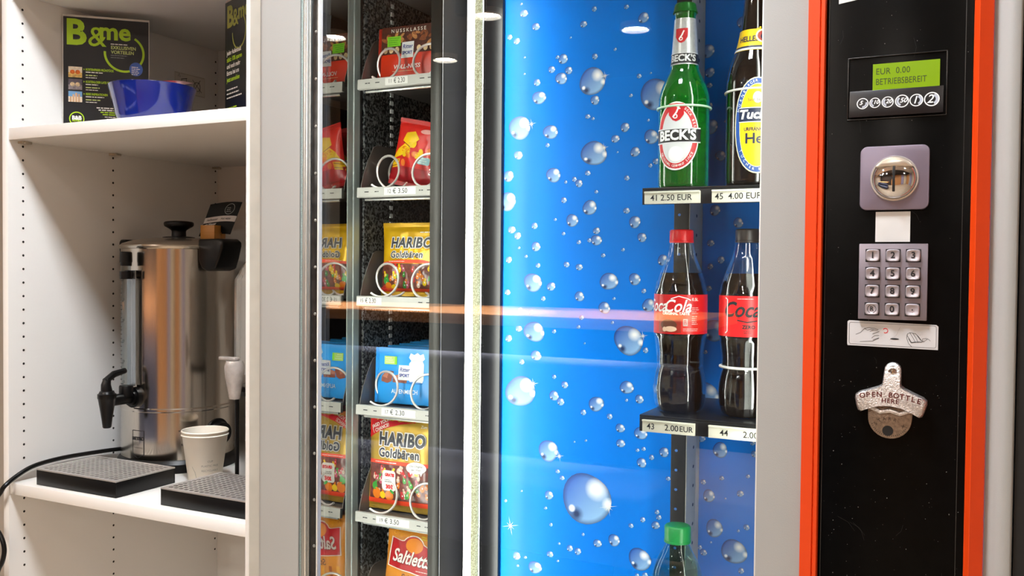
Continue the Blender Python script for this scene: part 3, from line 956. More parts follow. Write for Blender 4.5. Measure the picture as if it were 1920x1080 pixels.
# coin insert
ci = MB()
vs, fs = RRECT(-0.1149, -0.0505, 1.3588, 1.4228, 0.007, 6)
ci.prism_y([(x, z) for x, z in vs], PY - 0.0038, PY)
cio = ci.build('coin_insert', mat('lilac_grey_metal', '857A8A', 0.35, 0.35, vary=0.04), vm, bevel=0.0014)
cxx, czz = -0.0824, 1.3900
def ring_y(name, prof, mats, parent, n=40):
    """lathe about the Y axis at the coin dome"""
    b_ = MB()
    vs, fs = [], []
    for r, y in prof:
        for k in range(n):
            a = 2 * PI * k / n
            vs.append((cxx + r * math.cos(a), y, czz + r * math.sin(a)))
    for i in range(len(prof) - 1):
        for k in range(n):
            k2 = (k + 1) % n
            fs.append((i * n + k, i * n + k2, (i + 1) * n + k2, (i + 1) * n + k))
    b_.add(vs, fs)
    return b_.build(name, mats, parent, smooth=True)
ring_y('dome_ring', [(0.0228, PY - 0.0038), (0.0222, PY - 0.0052), (0.0208, PY - 0.0052), (0.0200, PY - 0.0036)], M_ALULIGHT, cio)
dm = [(0.0203 * math.cos(a), PY - 0.0040 - 0.0085 * math.sin(a)) for a in [k * PI / 2 / 8 for k in range(8)]] + [(0.0004, PY - 0.0125)]
ring_y('coin_dome', dm, M_CHROME, cio)
MB().box(cxx - 0.0012, cxx + 0.0012, PY - 0.0133, PY - 0.006, czz - 0.0135, czz + 0.0115).build('coin_slot', M_BLACKMATT, cio, bevel=0.0004)
vz = MB()
vv = []
for rad, yy in ((0.0205, PY - 0.0050), (0.0215, PY - 0.0115)):
    pass
seg = 16
outer = [(cxx + 0.0208 * math.cos(a), czz + 0.0208 * math.sin(a)) for a in [math.radians(30 + 120 * k / seg) for k in range(seg + 1)]]
lower = [(outer[-1][0] + (outer[0][0] - outer[-1][0]) * k / 6, outer[0][1] + 0.0012 * math.sin(PI * k / 6)) for k in range(1, 6)]
vz.prism_y(outer + lower, PY - 0.0120, PY - 0.0040)
vz.build('coin_visor', mat('warm_silver', 'DAD3C4', 0.25, 0.7, vary=0.08), cio, bevel=0.0015)

# stickers
printed('blank_sticker', [(RECT(-0.0996, -0.0673, 1.3270, 1.3572), mat('silver_white_sticker', 'D9D8D6', 0.35), 1)], lambda u, v, l: (u, PY - l, v), cp)
printed('blank_sticker', [(POLY((-0.1386, 1.5700), (-0.1043, 1.5745), (-0.1043, 1.605), (-0.1386, 1.605)), mat('silver_white_sticker', 'D9D8D6', 0.35), 1)], lambda u, v, l: (u, PY - l, v), cp)

# keypad: plate with twelve keys
kp = MB()
kp.box(-0.1143, -0.0503, PY - 0.0045, PY, 1.2490, 1.3250)
kpo = kp.build('keypad', mat('keypad_plate', '8F8893', 0.36, 0.55, vary=0.05), vm, bevel=0.0007)
M_KEY = mat('key_metal', 'BCB6BE', 0.36, 0.6, vary=0.06)
KX, KZ = [-0.1011, -0.0822, -0.0635], [1.3133, 1.2952, 1.2776, 1.2595]
NAMES = ['1', '2', '3', '4', '5', '6', '7', '8', '9', 'R', '0', '.']
YK = PY - 0.0045
for i, s_ in enumerate(NAMES):
    x, z = KX[i % 3], KZ[i // 3]
    k = MB()
    a, h = 0.0066, 0.0060
    k.box(x - a - 0.0004, x + a + 0.0004, YK - 0.0002, YK + 0.001, z - h - 0.0006, z + h + 0.0004, 1)
    # dished cap
    rings = [(1.0, 0.0), (0.97, -0.0026), (0.88, -0.0032), (0.74, -0.0031), (0.60, -0.0023), (0.3, -0.0021)]
    vs, fs = [], []
    n = 24
    for q, yy in rings:
        pw = 5.0 if q > 0.7 else 2.4
        for j in range(n):
            t_ = 2 * PI * j / n
            c, s2 = math.cos(t_), math.sin(t_)
            rr = 1.0 / (abs(c) ** pw + abs(s2) ** pw) ** (1 / pw)
            vs.append((x + a * q * rr * c, YK + yy, z + h * q * rr * s2))
    for r_ in range(len(rings) - 1):
        for j in range(n):
            j2 = (j + 1) % n
            fs.append((r_ * n + j, r_ * n + j2, (r_ + 1) * n + j2, (r_ + 1) * n + j))
    fs.append(tuple(range((len(rings) - 1) * n, len(rings) * n)))
    k.add(vs, fs, 0)
    g = [T(s_, 0.0086, 0, 0, bold=0.0002)] if s_ != '.' else [ELL(0, 0, 0.0007, 0.0007, 10)]
    if s_ in 'R':
        g = [T('R', 0.0062, 0, 0, bold=0.0001), RING(0, 0, 0.0043, 0.0043, 0.0005)]
    for (gv, gf) in g:
        k.add([(x + gx, YK - 0.0027, z + gz) for gx, gz in gv], gf, 1)
    k.build('key', [M_KEY, M_INK], kpo, smooth=True)

# hand pictogram sticker under the keypad
fn = on_plane((-0.1247, PY, 1.2215), (math.cos(-0.013), 0, math.sin(-0.013)), (0, 0, 1))
B = 0.00035
SC = 0.000117
def H(*pts):
    return STROKE([((x - 40) * SC, (262 - y) * SC - 0.0005) for x, y in pts], B)
st = [(POLY((0.0, 0.0015), (0.0, 0.0243), (0.0015, 0.0256), (0.0830, 0.0246), (0.0848, 0.0230), (0.0848, 0.0), (0.0005, 0.0)), mat('pale_sticker', 'CBCACB', 0.4), 1)]
vs, fs = RRECT(0.0018, 0.0830, 0.0017, 0.0236, 0.002, 4)
st.append((STROKE(vs + [vs[0]], 0.0003), M_INK, 2))
for p in [[(110, 160), (150, 140), (180, 105), (220, 95), (235, 100)], [(180, 105), (205, 118), (225, 110), (255, 112)], [(225, 130), (260, 112), (290, 118)], [(235, 100), (262, 100), (295, 110)], [(245, 150), (300, 125)],
          [(240, 185), (265, 162), (300, 160)], [(250, 200), (300, 180)], [(145, 220), (200, 215), (250, 210), (300, 182)],
          [(560, 240), (535, 215), (520, 170), (525, 135), (545, 122), (590, 130), (615, 155), (640, 190)], [(545, 125), (570, 165), (590, 205)], [(565, 125), (590, 160), (610, 200)], [(525, 150), (560, 205)],
          [(560, 205), (600, 195), (660, 195)], [(640, 190), (645, 170), (670, 165), (690, 170), (705, 185)], [(640, 190), (665, 185), (680, 172)], [(535, 175), (555, 208), (600, 203), (640, 200)], [(600, 140), (630, 185)]]:
    st.append((H(*p), M_INK, 2))
st.append((ELL((425 - 40) * SC, (262 - 187) * SC, 0.0042, 0.0008, 16), M_INK, 2))
st.append((RING((350 - 40) * SC, (262 - 120) * SC, 0.0026, 0.0026, 0.0007, 20, -2.2, 2.6), M_REDINK, 2))
printed('hand_sticker', st, fn, cp)

# ------------------------------------------------------------------ bottle opener screwed to the panel
op = thing('bottle_opener', 'cast silver bottle opener screwed to the black control panel', 'bottle opener', (-0.0835, PY, 1.1295), (0, 0.045, 0))
half = [(0.0085, 0.0570), (0.0090, 0.0545), (0.0125, 0.0520), (0.0215, 0.0482), (0.0300, 0.0448), (0.0332, 0.0420), (0.0335, 0.0380), (0.0318, 0.0310), (0.0300, 0.0262), (0.0275, 0.0250), (0.0200, 0.0285), (0.0110, 0.0318), (0.0, 0.0330)]
tabarc = [(0.0080 * math.cos(a), 0.0690 + 0.0080 * math.sin(a)) for a in [math.radians(x) for x in range(0, 181, 20)]]
outline = tabarc + [(-x, z) for x, z in half[:-1]] + [half[-1]] + half[:-1][::-1]
# wing hood: bulges forward in the middle
M_CAST = mat('cast_silver', 'E2DFDF', 0.34, 0.9, vary=0.22, vscale=500, bump=0.5, bscale=700)
ho = MB()
n = len(outline)
cz = 0.044
layers = [(1.0, 0.0), (1.0, -0.0080), (0.965, -0.0105), (0.90, -0.0120)]
vs, fs = [], []
for q, y in layers:
    for x, z in outline:
        yy = y if z < 0.058 else y * 0.42
        zc = cz if z < 0.058 else 0.064
        vs.append((x * q, yy, zc + (z - zc) * q))
for i in range(len(layers) - 1):
    for k in range(n):
        k2 = (k + 1) % n
        fs.append((i * n + k, (i + 1) * n + k, (i + 1) * n + k2, i * n + k2))
fs.append(tuple(range((len(layers) - 1) * n, len(layers) * n)))
ho.add(vs, fs)
ho.build('hood', M_CAST, op, at=(0, 0, 0), smooth=True, angle=50)
lp = MB()
arc = [(0.0205 * math.cos(a), 0.0205 + 0.0205 * math.sin(a)) for a in [math.radians(x) for x in range(180, 361, 12)]]
lp.prism_y([(-0.0212, 0.032)] + arc + [(0.0212, 0.032)], -0.0035, 0.0)
lp.build('catch_plate', mat('worn_bronze', '9A8878', 0.4, 0.8, vary=0.25, vscale=300, bump=0.3, bscale=600), op, at=(0, 0, 0), bevel=0.0006)
MB().prism_y([(0.0052 * math.cos(a) - 0.001, 0.0078 + 0.0052 * math.sin(a)) for a in [2 * PI * k / 20 for k in range(20)]], -0.0038, -0.0030).build('screw_hole', M_BLACKMATT, op, at=(0, 0, 0))
sc_ = MB()
for r, y0, y1 in ((0.0042, -0.0078, -0.0045), (0.0020, -0.0086, -0.0075)):
    sc_.prism_y([(r * math.cos(2 * PI * k / 20), 0.0675 + r * math.sin(2 * PI * k / 20)) for k in range(20)], y0, y1)
MB().prism_y([(0.0062 * math.cos(2 * PI * k / 20), 0.0675 + 0.0062 * math.sin(2 * PI * k / 20)) for k in range(20)], -0.0055, -0.0048).build('screw_recess', M_BLACKMATT, op, at=(0, 0, 0))
sc_.build('screw', M_STEEL, op, at=(0, 0, 0), bevel=0.0005)
MB().tube([(-0.0195, -0.004, 0.0305), (-0.009, -0.0052, 0.0262), (0, -0.006, 0.0285), (0.009, -0.0052, 0.0262), (0.0195, -0.004, 0.0305)], 0.0024, 8).build('catch_teeth', M_CAST, op, at=(0, 0, 0), smooth=True)
M_RED_D = mat('worn_red_ink', '5A1F1C', 0.5, vary=0.4, vscale=400)
el = []
word = 'OPEN BOTTLE'
for k, ch in enumerate(word):
    u = -0.0262 + 0.0524 * k / (len(word) - 1)
    if ch != ' ':
        el.append((T(ch, 0.0072, u, 0.0448 - 0.0032 * (u / 0.026) ** 2, bold=0.00015, rot=-u * 7), M_RED_D, 1))
el.append((T('HERE', 0.0064, 0, 0.0388, bold=0.00015, space=1.15), M_RED_D, 1))
printed('raised_lettering', el, lambda u, v, l: (u, -0.0120 - l, v), op, at=(0, 0, 0))
el = []
word = 'STARR X'
for k, ch in enumerate(word):
    a = math.radians(148 - 116 * k / (len(word) - 1))
    el.append((T(ch, 0.0048, 0.0150 * math.cos(a), 0.0070 + 0.0130 * math.sin(a), rot=a - PI / 2), mat('dark_bronze', '3A2E26', 0.6), 1))
for k in range(22):
    a = math.radians(205 + 130 * k / 21)
    el.append((STROKE([(0.0172 * math.cos(a), 0.0205 + 0.0172 * math.sin(a)), (0.0184 * math.cos(a), 0.0205 + 0.0184 * math.sin(a))], 0.0006), mat('dark_bronze', '3A2E26', 0.6), 1))
printed('plate_lettering', el, lambda u, v, l: (u, -0.0036 - l, v), op, at=(0, 0, 0))

# ------------------------------------------------------------------ bottles
def prof_r(prof, h):
    for (r0, h0), (r1, h1) in zip(prof, prof[1:]):
        if h0 <= h <= h1 and h1 > h0:
            return r0 + (r1 - r0) * (h - h0) / (h1 - h0)
    return prof[-1][0]
def smooth_prof(p, n=4):
    v = SP([(r, 0, h) for r, h in p], n)
    return [(max(0.0005, q.x), q.z) for q in v]
def wrap(prof, face, off=0.0003):
    def fn(u, v, l):
        r = prof_r(prof, v)
        a = face + u / max(r, 0.012)
        return ((r + off + l) * math.sin(a), -(r + off + l) * math.cos(a), v)
    return fn
def band(prof, h0, h1, off, n=48, steps=6):
    b_ = MB()
    pr = [(prof_r(prof, h0 + (h1 - h0) * k / steps) + off, h0 + (h1 - h0) * k / steps) for k in range(steps + 1)]
    b_.lathe(pr, n, cap=False)
    return b_
M_PET = mat_clear('clear_pet', 'F2F6F6', 1.75)
M_PETG = mat_clear('green_tinted_pet', 'D6ECE2', 1.42)
M_COLA = mat('cola', '120806', 0.08, vary=0.1, coat=0.3)
M_CLEARLIQ = mat_clear('clear_lemonade', 'DCEBE6', 1.2)
def capscrew(name, r, z0, z1, m, parent):
    c = MB()
    n = 60
    vs, fs = [], []
    pr = [(r * 1.05, z0, 0), (r * 1.05, z0 + 0.0022, 0), (r, z0 + 0.0026, 1), (r, z1 - 0.0022, 1), (r * 0.93, z1 - 0.0003, 0), (r * 0.80, z1, 0)]
    for rr, z, rib in pr:
        for k in range(n):
            q = rr * (1 + (0.03 if (rib and k % 2) else 0))
            vs.append((q * math.cos(2 * PI * k / n), q * math.sin(2 * PI * k / n), z))
    for i in range(len(pr) - 1):
        for k in range(n):
            k2 = (k + 1) % n
            fs.append((i * n + k, i * n + k2, (i + 1) * n + k2, (i + 1) * n + k))
    fs.append(tuple(range((len(pr) - 1) * n, len(pr) * n)))
    fs.append(tuple(range(n))[::-1])
    c.add(vs, fs)
    return c.build(name, m, parent, at=(0, 0, 0), smooth=True, angle=50)
COKE = smooth_prof([(0.020, 0.0), (0.027, 0.0015), (0.0318, 0.010), (0.0338, 0.028), (0.0325, 0.044), (0.0302, 0.055), (0.0290, 0.0585), (0.0300, 0.062), (0.0300, 0.075), (0.0318, 0.090), (0.0334, 0.099), (0.0337, 0.104), (0.0337, 0.149), (0.0333, 0.154), (0.0308, 0.167), (0.0258, 0.182), (0.0205, 0.195), (0.0172, 0.206), (0.0158, 0.213), (0.0152, 0.217)])
def flute(mb, prof, n=60, depth=0.0012):
    """contour bottle shell with soft vertical flutes away from the label"""
    vs, fs = [], []
    for r, h in prof:
        amp = depth if (h < 0.096) else (depth * 0.8 if h > 0.158 and h < 0.20 else 0)
        for k in range(n):
            a = 2 * PI * k / n
            q = r - amp * (0.5 + 0.5 * math.cos(10 * a))
            vs.append((q * math.cos(a), q * math.sin(a), h))
    for i in range(len(prof) - 1):
        for k in range(n):
            k2 = (k + 1) % n
            fs.append((i * n + k, i * n + k2, (i + 1) * n + k2, (i + 1) * n + k))
    fs.append(tuple(range(n))[::-1])
    mb.add(vs, fs)
    return mb
M_SOFTRED = mat('label_red', 'C8151B', 0.35, vary=0.04)
M_BRIGHTRED = mat('label_bright_red', 'F01E22', 0.35, vary=0.03)
def cola_bottle(label, loc, cap_mat, lab_mat, zero, face):
    t = thing('cola_bottle', label, 'bottle', loc, group='drinks in the cooler')
    flute(MB(), COKE).build('bottle_shell', M_PET, t, at=(0, 0, 0), smooth=True, angle=70)
    liq = [(max(r - 0.0009, 0.001), h + 0.0006) for r, h in COKE if h < 0.181]
    flute(MB(), liq).build('liquid', M_COLA, t, at=(0, 0, 0), smooth=True, angle=70)
    MB().lathe([(0.0004, liq[-1][1]), (liq[-1][0], liq[-1][1])], 30, cap=False).build('liquid_surface', M_COLA, t, at=(0, 0, 0))
    capscrew('cap', 0.0148, 0.2175, 0.2345, cap_mat, t)
    lab = band(COKE, 0.1015, 0.1515, 0.0004).build('paper_label', lab_mat, t, at=(0, 0, 0), smooth=True)
    fn = wrap(COKE, face, 0.0005)
    if not zero:
        el = [(T('Coca', 0.022, -0.0290, 0.1365, shear=0.35, bold=0.0003, sx=0.85), M_WHITEINK, 1), (T('Cola', 0.022, 0.0035, 0.1365, shear=0.35, bold=0.0003, sx=0.85), M_WHITEINK, 1),
              (STROKE([(-0.004, 0.146), (0.006, 0.1495), (0.016, 0.147), (0.021, 0.1445)], 0.0011), M_WHITEINK, 1),
              (T('ORIGINAL TASTE', 0.0045, 0.002, 0.1275, bold=0.0002), M_WHITEINK, 1),
              (RECT(-0.022, 0.009, 0.1035, 0.1225), mat('label_dark_red', '8E1414', 0.4), 1), (ELL(-0.007, 0.113, 0.011, 0.007), mat('label_brown', '45201A', 0.4), 2), (ELL(-0.004, 0.108, 0.008, 0.0035), mat('label_cream', 'D9B9A0', 0.4), 3), (ELL(-0.012, 0.1075, 0.003, 0.003), mat('label_cream', 'D9B9A0', 0.4), 3),
              (RRECT(0.0115, 0.0175, 0.112, 0.121, 0.001), mat('label_grey', 'B9A8A6', 0.4), 1), (LINES(0.0125, 0.0170, 0.1185, 3, 0.002, 0.0009, 3), M_SOFTRED, 2),
              (T('0,5L', 0.0052, 0.027, 0.1455), M_WHITEINK, 1), (LINES(0.0225, 0.0330, 0.1345, 4, 0.0024, 0.0009, 5), mat('label_pink', 'E7A5A2', 0.4), 1), (LINES(0.0225, 0.0330, 0.1235, 5, 0.0024, 0.0012, 9), mat('label_pink', 'E7A5A2', 0.4), 1), (LINES(0.0115, 0.0330, 0.1080, 2, 0.0022, 0.0008, 6), mat('label_pink', 'E7A5A2', 0.4), 1)]
    else:
        el = [(T('Coca', 0.026, -0.0085, 0.1340, shear=0.35, bold=0.0006, sx=0.85), M_INK, 1), (T('Cola', 0.026, 0.0320, 0.1340, shear=0.35, bold=0.0006, sx=0.85), M_INK, 1),
              (STROKE([(-0.012, 0.122), (0.0, 0.1195), (0.012, 0.1215)], 0.0016), M_INK, 1), (T('ZERO', 0.006, 0.002, 0.1135, bold=0.0003), M_INK, 1), (LINES(-0.004, 0.009, 0.108, 2, 0.002, 0.0008, 4), M_INK, 1),
              (STROKE([(-0.0285, 0.149), (-0.0255, 0.147), (-0.0255, 0.108), (-0.0285, 0.1055)], 0.0014), M_WHITEINK, 1), (LINES(-0.012, 0.016, 0.1475, 1, 0.002, 0.0009, 8), mat('label_pink', 'E7A5A2', 0.4), 1)]
    printed('label_print', el, fn, t, maxlen=0.004, at=(0, 0, 0))
    return t
FACE = math.atan2(0.35, 1.17)
cola_bottle('cola bottle with a red cap and dark red label', (-0.3500, 1.17, 1.1135), mat('red_cap', 'DC161C', 0.35), M_SOFTRED, False, FACE - 0.25)
zb = cola_bottle('cola bottle with a black cap and bright red label', (-0.2650, 1.17, 1.1135), mat('black_cap', '2A2422', 0.4), M_BRIGHTRED, True, FACE - 0.05)
MB().tube([(0.0318 * math.cos(a), 0.0318 * math.sin(a), 0.0625) for a in [2 * PI * k / 40 for k in range(40)]], 0.0016, 8, closed=True).build('retaining_band', M_PAPER, zb, at=(0, 0, 0), smooth=True)

SPR = smooth_prof([(0.022, 0.0), (0.030, 0.003), (0.0335, 0.012), (0.0335, 0.10), (0.034, 0.14), (0.0335, 0.158), (0.031, 0.175), (0.0255, 0.190), (0.0195, 0.201), (0.0160, 0.208), (0.0152, 0.212)])
t = thing('lemonade_bottle', 'clear lemonade bottle with a green cap on the lowest drink shelf', 'bottle', (-0.3500, 1.17, 0.7303), group='drinks in the cooler')
flute(MB(), SPR, depth=0.0008).build('bottle_shell', M_PETG, t, at=(0, 0, 0), smooth=True, angle=70)
flute(MB(), [(max(r - 0.0009, 0.001), h + 0.0006) for r, h in SPR if h < 0.184]).build('liquid', M_CLEARLIQ, t, at=(0, 0, 0), smooth=True, angle=70)
capscrew('cap', 0.0165, 0.2125, 0.2345, mat('green_cap', '1E8E46', 0.35), t)
band(SPR, 0.07, 0.13, 0.0004).build('paper_label', mat('label_green', '2E9B4C', 0.4), t, at=(0, 0, 0), smooth=True)

def crown_cap(parent, r, z0, z1, m):
    c = MB()
    n = 42
    vs, fs = [], []
    pr = [(r * 1.06, z0, 0.07), (r * 1.0, z0 + 0.003, 0.04), (r * 0.95, z1 - 0.0015, 0.0), (r * 0.85, z1, 0)]
    for rr, z, rib in pr:
        for k in range(n):
            q = rr * (1 + (rib if k % 2 else 0))
            vs.append((q * math.cos(2 * PI * k / n), q * math.sin(2 * PI * k / n), z))
    for i in range(len(pr) - 1):
        for k in range(n):
            k2 = (k + 1) % n
            fs.append((i * n + k, i * n + k2, (i + 1) * n + k2, (i + 1) * n + k))
    fs.append(tuple(range((len(pr) - 1) * n, len(pr) * n)))
    c.add(vs, fs)
    return c.build('crown_cap', m, parent, at=(0, 0, 0), smooth=True)
BECK = smooth_prof([(0.024, 0.0), (0.030, 0.002), (0.0322, 0.008), (0.0324, 0.05), (0.0324, 0.108), (0.0318, 0.119), (0.0285, 0.131), (0.0235, 0.142), (0.0192, 0.151), (0.0172, 0.160), (0.0155, 0.185), (0.0138, 0.210), (0.0132, 0.222), (0.0140, 0.224), (0.0140, 0.229)])
M_GREENGLASS = mat('green_glass', '0B7A1C', 0.06, vary=0.08, vscale=20, coat=0.6)
nt = M_GREENGLASS.node_tree
nt.nodes['Principled BSDF'].inputs['Transmission Weight'].default_value = 0.55
t = thing('beer_bottle', 'green beer bottle with silver neck foil and white oval label', 'bottle', (-0.3490, 1.17, 1.3988), group='drinks in the cooler')
MB().lathe(BECK, 48).build('bottle_glass', M_GREENGLASS, t, at=(0, 0, 0), smooth=True, angle=60)
crown_cap(t, 0.0142, 0.226, 0.238, mat('green_crown', '0E6B22', 0.3, 0.3))
band(BECK, 0.158, 0.2175, 0.0004).build('neck_foil', mat('silver_foil', 'C9CCCF', 0.3, 0.55, vary=0.08, vscale=300), t, at=(0, 0, 0), smooth=True)
fn = wrap(BECK, FACE - 0.30, 0.0006)
M_SILV = mat('label_silver', 'D9DADC', 0.4, vary=0.04)
M_WRED = mat('label_wine_red', 'C41E26', 0.4)
el = [(ELL(0, 0.0655, 0.0290, 0.0430, 40), M_WHITEINK, 1), (RING(0, 0.0655, 0.0275, 0.0410, 0.0065, 40), M_WRED, 2), (ELL(0, 0.0655, 0.0205, 0.0340, 36), M_SILV, 2),
      (RECT(-0.0310, 0.0310, 0.0565, 0.0755), mat('label_black', '1A1B1E', 0.4), 3), (RECT(-0.0310, 0.0310, 0.0740, 0.0755), M_SILV, 4), (RECT(-0.0310, 0.0310, 0.0565, 0.0580), M_SILV, 4), (T("BECK'S", 0.0172, 0, 0.0660, bold=0.0006, sx=0.94), M_WHITEINK, 5),
      (POLY((-0.0095, 0.106), (0.0095, 0.106), (0.0095, 0.092), (0.0045, 0.0855), (0, 0.0835), (-0.0045, 0.0855), (-0.0095, 0.092)), M_WRED, 4), (STROKE([(-0.004, 0.089), (0.0005, 0.095), (0.0035, 0.102)], 0.002), M_WHITEINK, 5), (RING(-0.001, 0.090, 0.003, 0.003, 0.0013, 14), M_WHITEINK, 5), (STROKE([(0.001, 0.102), (0.005, 0.099)], 0.0015), M_WHITEINK, 5),
      (ELL(0, 0.043, 0.0095, 0.0095), M_WHITEINK, 4)]
for k, ch in enumerate('ORIGINAL GERMANY SINCE'):
    a = math.radians(215 + 110 * k / 21)
    el.append((T(ch, 0.0045, 0.0242 * math.cos(a), 0.0655 + 0.0377 * math.sin(a), rot=a + PI / 2), M_WHITEINK, 4))
for k, ch in enumerate('BECK BEER'):
    a = math.radians(62 - 50 * k / 8)
    el.append((T(ch, 0.0045, 0.0242 * math.cos(a), 0.0655 + 0.0377 * math.sin(a), rot=a - PI / 2), M_WHITEINK, 4))
el += [(POLY((-0.0078, 0.204), (0.0078, 0.204), (0.0078, 0.193), (0.004, 0.187), (0, 0.185), (-0.004, 0.187), (-0.0078, 0.193)), M_WRED, 1), (STROKE([(-0.003, 0.190), (0.0005, 0.195), (0.003, 0.201)], 0.0017), M_WHITEINK, 2), (RING(-0.0006, 0.1905, 0.0024, 0.0024, 0.001, 12), M_WHITEINK, 2),
       (RECT(-0.05, 0.05, 0.1595, 0.1720), mat('label_black', '1A1B1E', 0.4), 1), (T("BECK'S", 0.0115, 0.002, 0.1658, bold=0.0004), M_SILV, 2), (RECT(-0.05, 0.05, 0.1720, 0.1730), M_SILV, 2)]
printed('label_print', el, fn, t, maxlen=0.004, at=(0, 0, 0))
MB().tube([(0.0338 * math.cos(a), 0.0338 * math.sin(a), 0.1035) for a in [2 * PI * k / 40 for k in range(40)]], 0.0014, 8, closed=True).build('retaining_band', mat('clear_band', 'BFE6C4', 0.3), t, at=(0, 0, 0), smooth=True)

TUC = smooth_prof([(0.026, 0.0), (0.032, 0.002), (0.0345, 0.009), (0.0348, 0.05), (0.0348, 0.120), (0.0340, 0.134), (0.0310, 0.150), (0.0262, 0.163), (0.0222, 0.175), (0.0188, 0.192), (0.0165, 0.210), (0.0148, 0.228), (0.0142, 0.240), (0.0150, 0.243), (0.0150, 0.247)])
M_BROWNGLASS = mat('dark_brown_glass', '120C0A', 0.05, vary=0.1, coat=0.5)
t = thing('beer_bottle', 'dark beer bottle with yellow and blue label at the cooler edge', 'bottle', (-0.2590, 1.17, 1.3988), group='drinks in the cooler')
MB().lathe(TUC, 48).build('bottle_glass', M_BROWNGLASS, t, at=(0, 0, 0), smooth=True, angle=60)
crown_cap(t, 0.0150, 0.244, 0.256, mat('dark_crown', '1C1712', 0.3, 0.5))
band(TUC, 0.166, 0.1925, 0.0004).build('neck_label', mat('label_yellow', 'F1C70E', 0.4, vary=0.03), t, at=(0, 0, 0), smooth=True)
fn = wrap(TUC, FACE + 0.02, 0.0006)
M_YEL = mat('label_yellow', 'F1C70E', 0.4)
M_LBLUE = mat('label_blue', '1F4E9A', 0.4)
M_NAVY = mat('label_navy', '14213F', 0.4)
def arch(w, h, z0, n=20):
    vs = [(w * math.cos(2 * PI * k / 40), z0 + h * (abs(math.sin(2 * PI * k / 40)) ** 0.85) * (1 if math.sin(2 * PI * k / 40) >= 0 else -1)) for k in range(40)]
    return vs, [tuple(range(40))]
el = [(arch(0.0275, 0.058, 0.073), mat('label_cream_edge', 'E8DFB8', 0.4), 1), (arch(0.0262, 0.0565, 0.073), M_LBLUE, 2), (arch(0.0212, 0.0505, 0.073), mat('label_cream_edge', 'E8DFB8', 0.4), 3), (arch(0.0205, 0.0495, 0.073), M_YEL, 4),
      (RECT(-0.0215, 0.0215, 0.077, 0.094), M_NAVY, 5), (RECT(-0.0215, 0.0215, 0.0935, 0.0945), M_SILV, 6), (RECT(-0.0215, 0.0215, 0.0765, 0.0775), M_SILV, 6), (T('Tucher', 0.0150, 0.0, 0.0855, shear=0.2, bold=0.0005), M_WHITEINK, 6),
      (T('URFRÄNKISCH', 0.0058, 0.0, 0.068, bold=0.0002, sx=0.8), M_NAVY, 5), (T('Hell', 0.0175, 0.0, 0.0565, bold=0.0004), M_NAVY, 5), (T('Seit 1672', 0.0055, -0.001, 0.1035), M_NAVY, 5), (ELL(0.0, 0.1065, 0.0055, 0.007), mat('label_cream_edge', 'E8DFB8', 0.4), 5)]
for k, ch in enumerate('NÜRNBERGER TRADITION'):
    a = math.radians(160 - 140 * k / 19)
    el.append((T(ch, 0.0045, 0.0237 * math.cos(a), 0.073 + 0.0535 * math.sin(a), rot=a - PI / 2), M_WHITEINK, 4))
for k, ch in enumerate('TUCHER BRÄU'):
    a = math.radians(215 + 90 * k / 10)
    el.append((T(ch, 0.0045, 0.0237 * math.cos(a), 0.073 + 0.0535 * math.sin(a), rot=a + PI / 2), M_WHITEINK, 4))
el += [(T('HELLES', 0.0095, -0.011, 0.1800, bold=0.0003, sx=0.8, shear=0.1), M_NAVY, 1), (RECT(-0.06, 0.06, 0.1665, 0.1690), M_SILV, 1), (RECT(-0.06, 0.06, 0.1690, 0.1715), M_NAVY, 1),
       (ELL(0.0065, 0.1835, 0.0085, 0.0085), mat('label_cream_edge', 'E8DFB8', 0.4), 2), (ELL(0.0065, 0.1835, 0.0065, 0.0065), mat('seal_red', '9C2B20', 0.4), 3), (ELL(0.0065, 0.1825, 0.003, 0.0035), M_NAVY, 4)]
for k in range(9):
    a = math.radians(20 + 140 * k / 8)
    el.append((ELL(0.0065 + 0.0105 * math.cos(a), 0.1835 + 0.0110 * math.sin(a), 0.0011, 0.0014, 8), M_YEL, 2))
printed('label_print', el, fn, t, maxlen=0.004, at=(0, 0, 0))
MB().tube([(0.0360 * math.cos(a), 0.0360 * math.sin(a), 0.1175) for a in [2 * PI * k / 40 for k in range(40)]], 0.0013, 8, closed=True).build('retaining_band', M_PAPER, t, at=(0, 0, 0), smooth=True)

# ------------------------------------------------------------------ snacks
ORD = ['foremost', 'second', 'third', 'fourth', 'fifth', 'sixth', 'seventh']
def chocolate_bar(loc, label, group, base, seal, prints, rot):
    t = thing('chocolate_bar', label, 'chocolate bar', loc, rot, group)
    w, h, d = 0.113, 0.0935, 0.0115
    b_ = MB()
    b_.box(-w / 2 + 0.007, w / 2 - 0.003, 0, d, 0, h)
    b_.build('wrapper', base, t, at=(0, 0, 0), bevel=0.0022, seg=3)
    s = MB()
    s.box(-w / 2, -w / 2 + 0.0068, d * 0.30, d * 0.42, 0.0008, h - 0.0008)
    for k in range(3):
        s.box(-w / 2 + 0.001 + 0.002 * k, -w / 2 + 0.002 + 0.002 * k, d * 0.22, d * 0.30, 0.002, h - 0.002)
    s.build('side_seal', seal, t, at=(0, 0, 0))
    printed('front_print', prints, lambda u, v, l: (u, -0.0001 - l, v), t, at=(0, 0, 0))
    return t
M_CHOCRED = mat('wrapper_red', 'D8300C', 0.32, vary=0.05)
M_CHOCBROWN = mat('wrapper_brown', '4A1C0C', 0.35, vary=0.3, vscale=120)
M_NUT = mat('nut_print', 'C98A50', 0.4, vary=0.25, vscale=200)
M_NUTD = mat('nut_print_dark', '8A4A22', 0.4, vary=0.3, vscale=200)
M_NUTP = mat('nut_print_pale', 'F0D2A0', 0.4, vary=0.1, vscale=200)
M_STICK = mat('lime_sticker', '7FD01E', 0.45, vary=0.05)
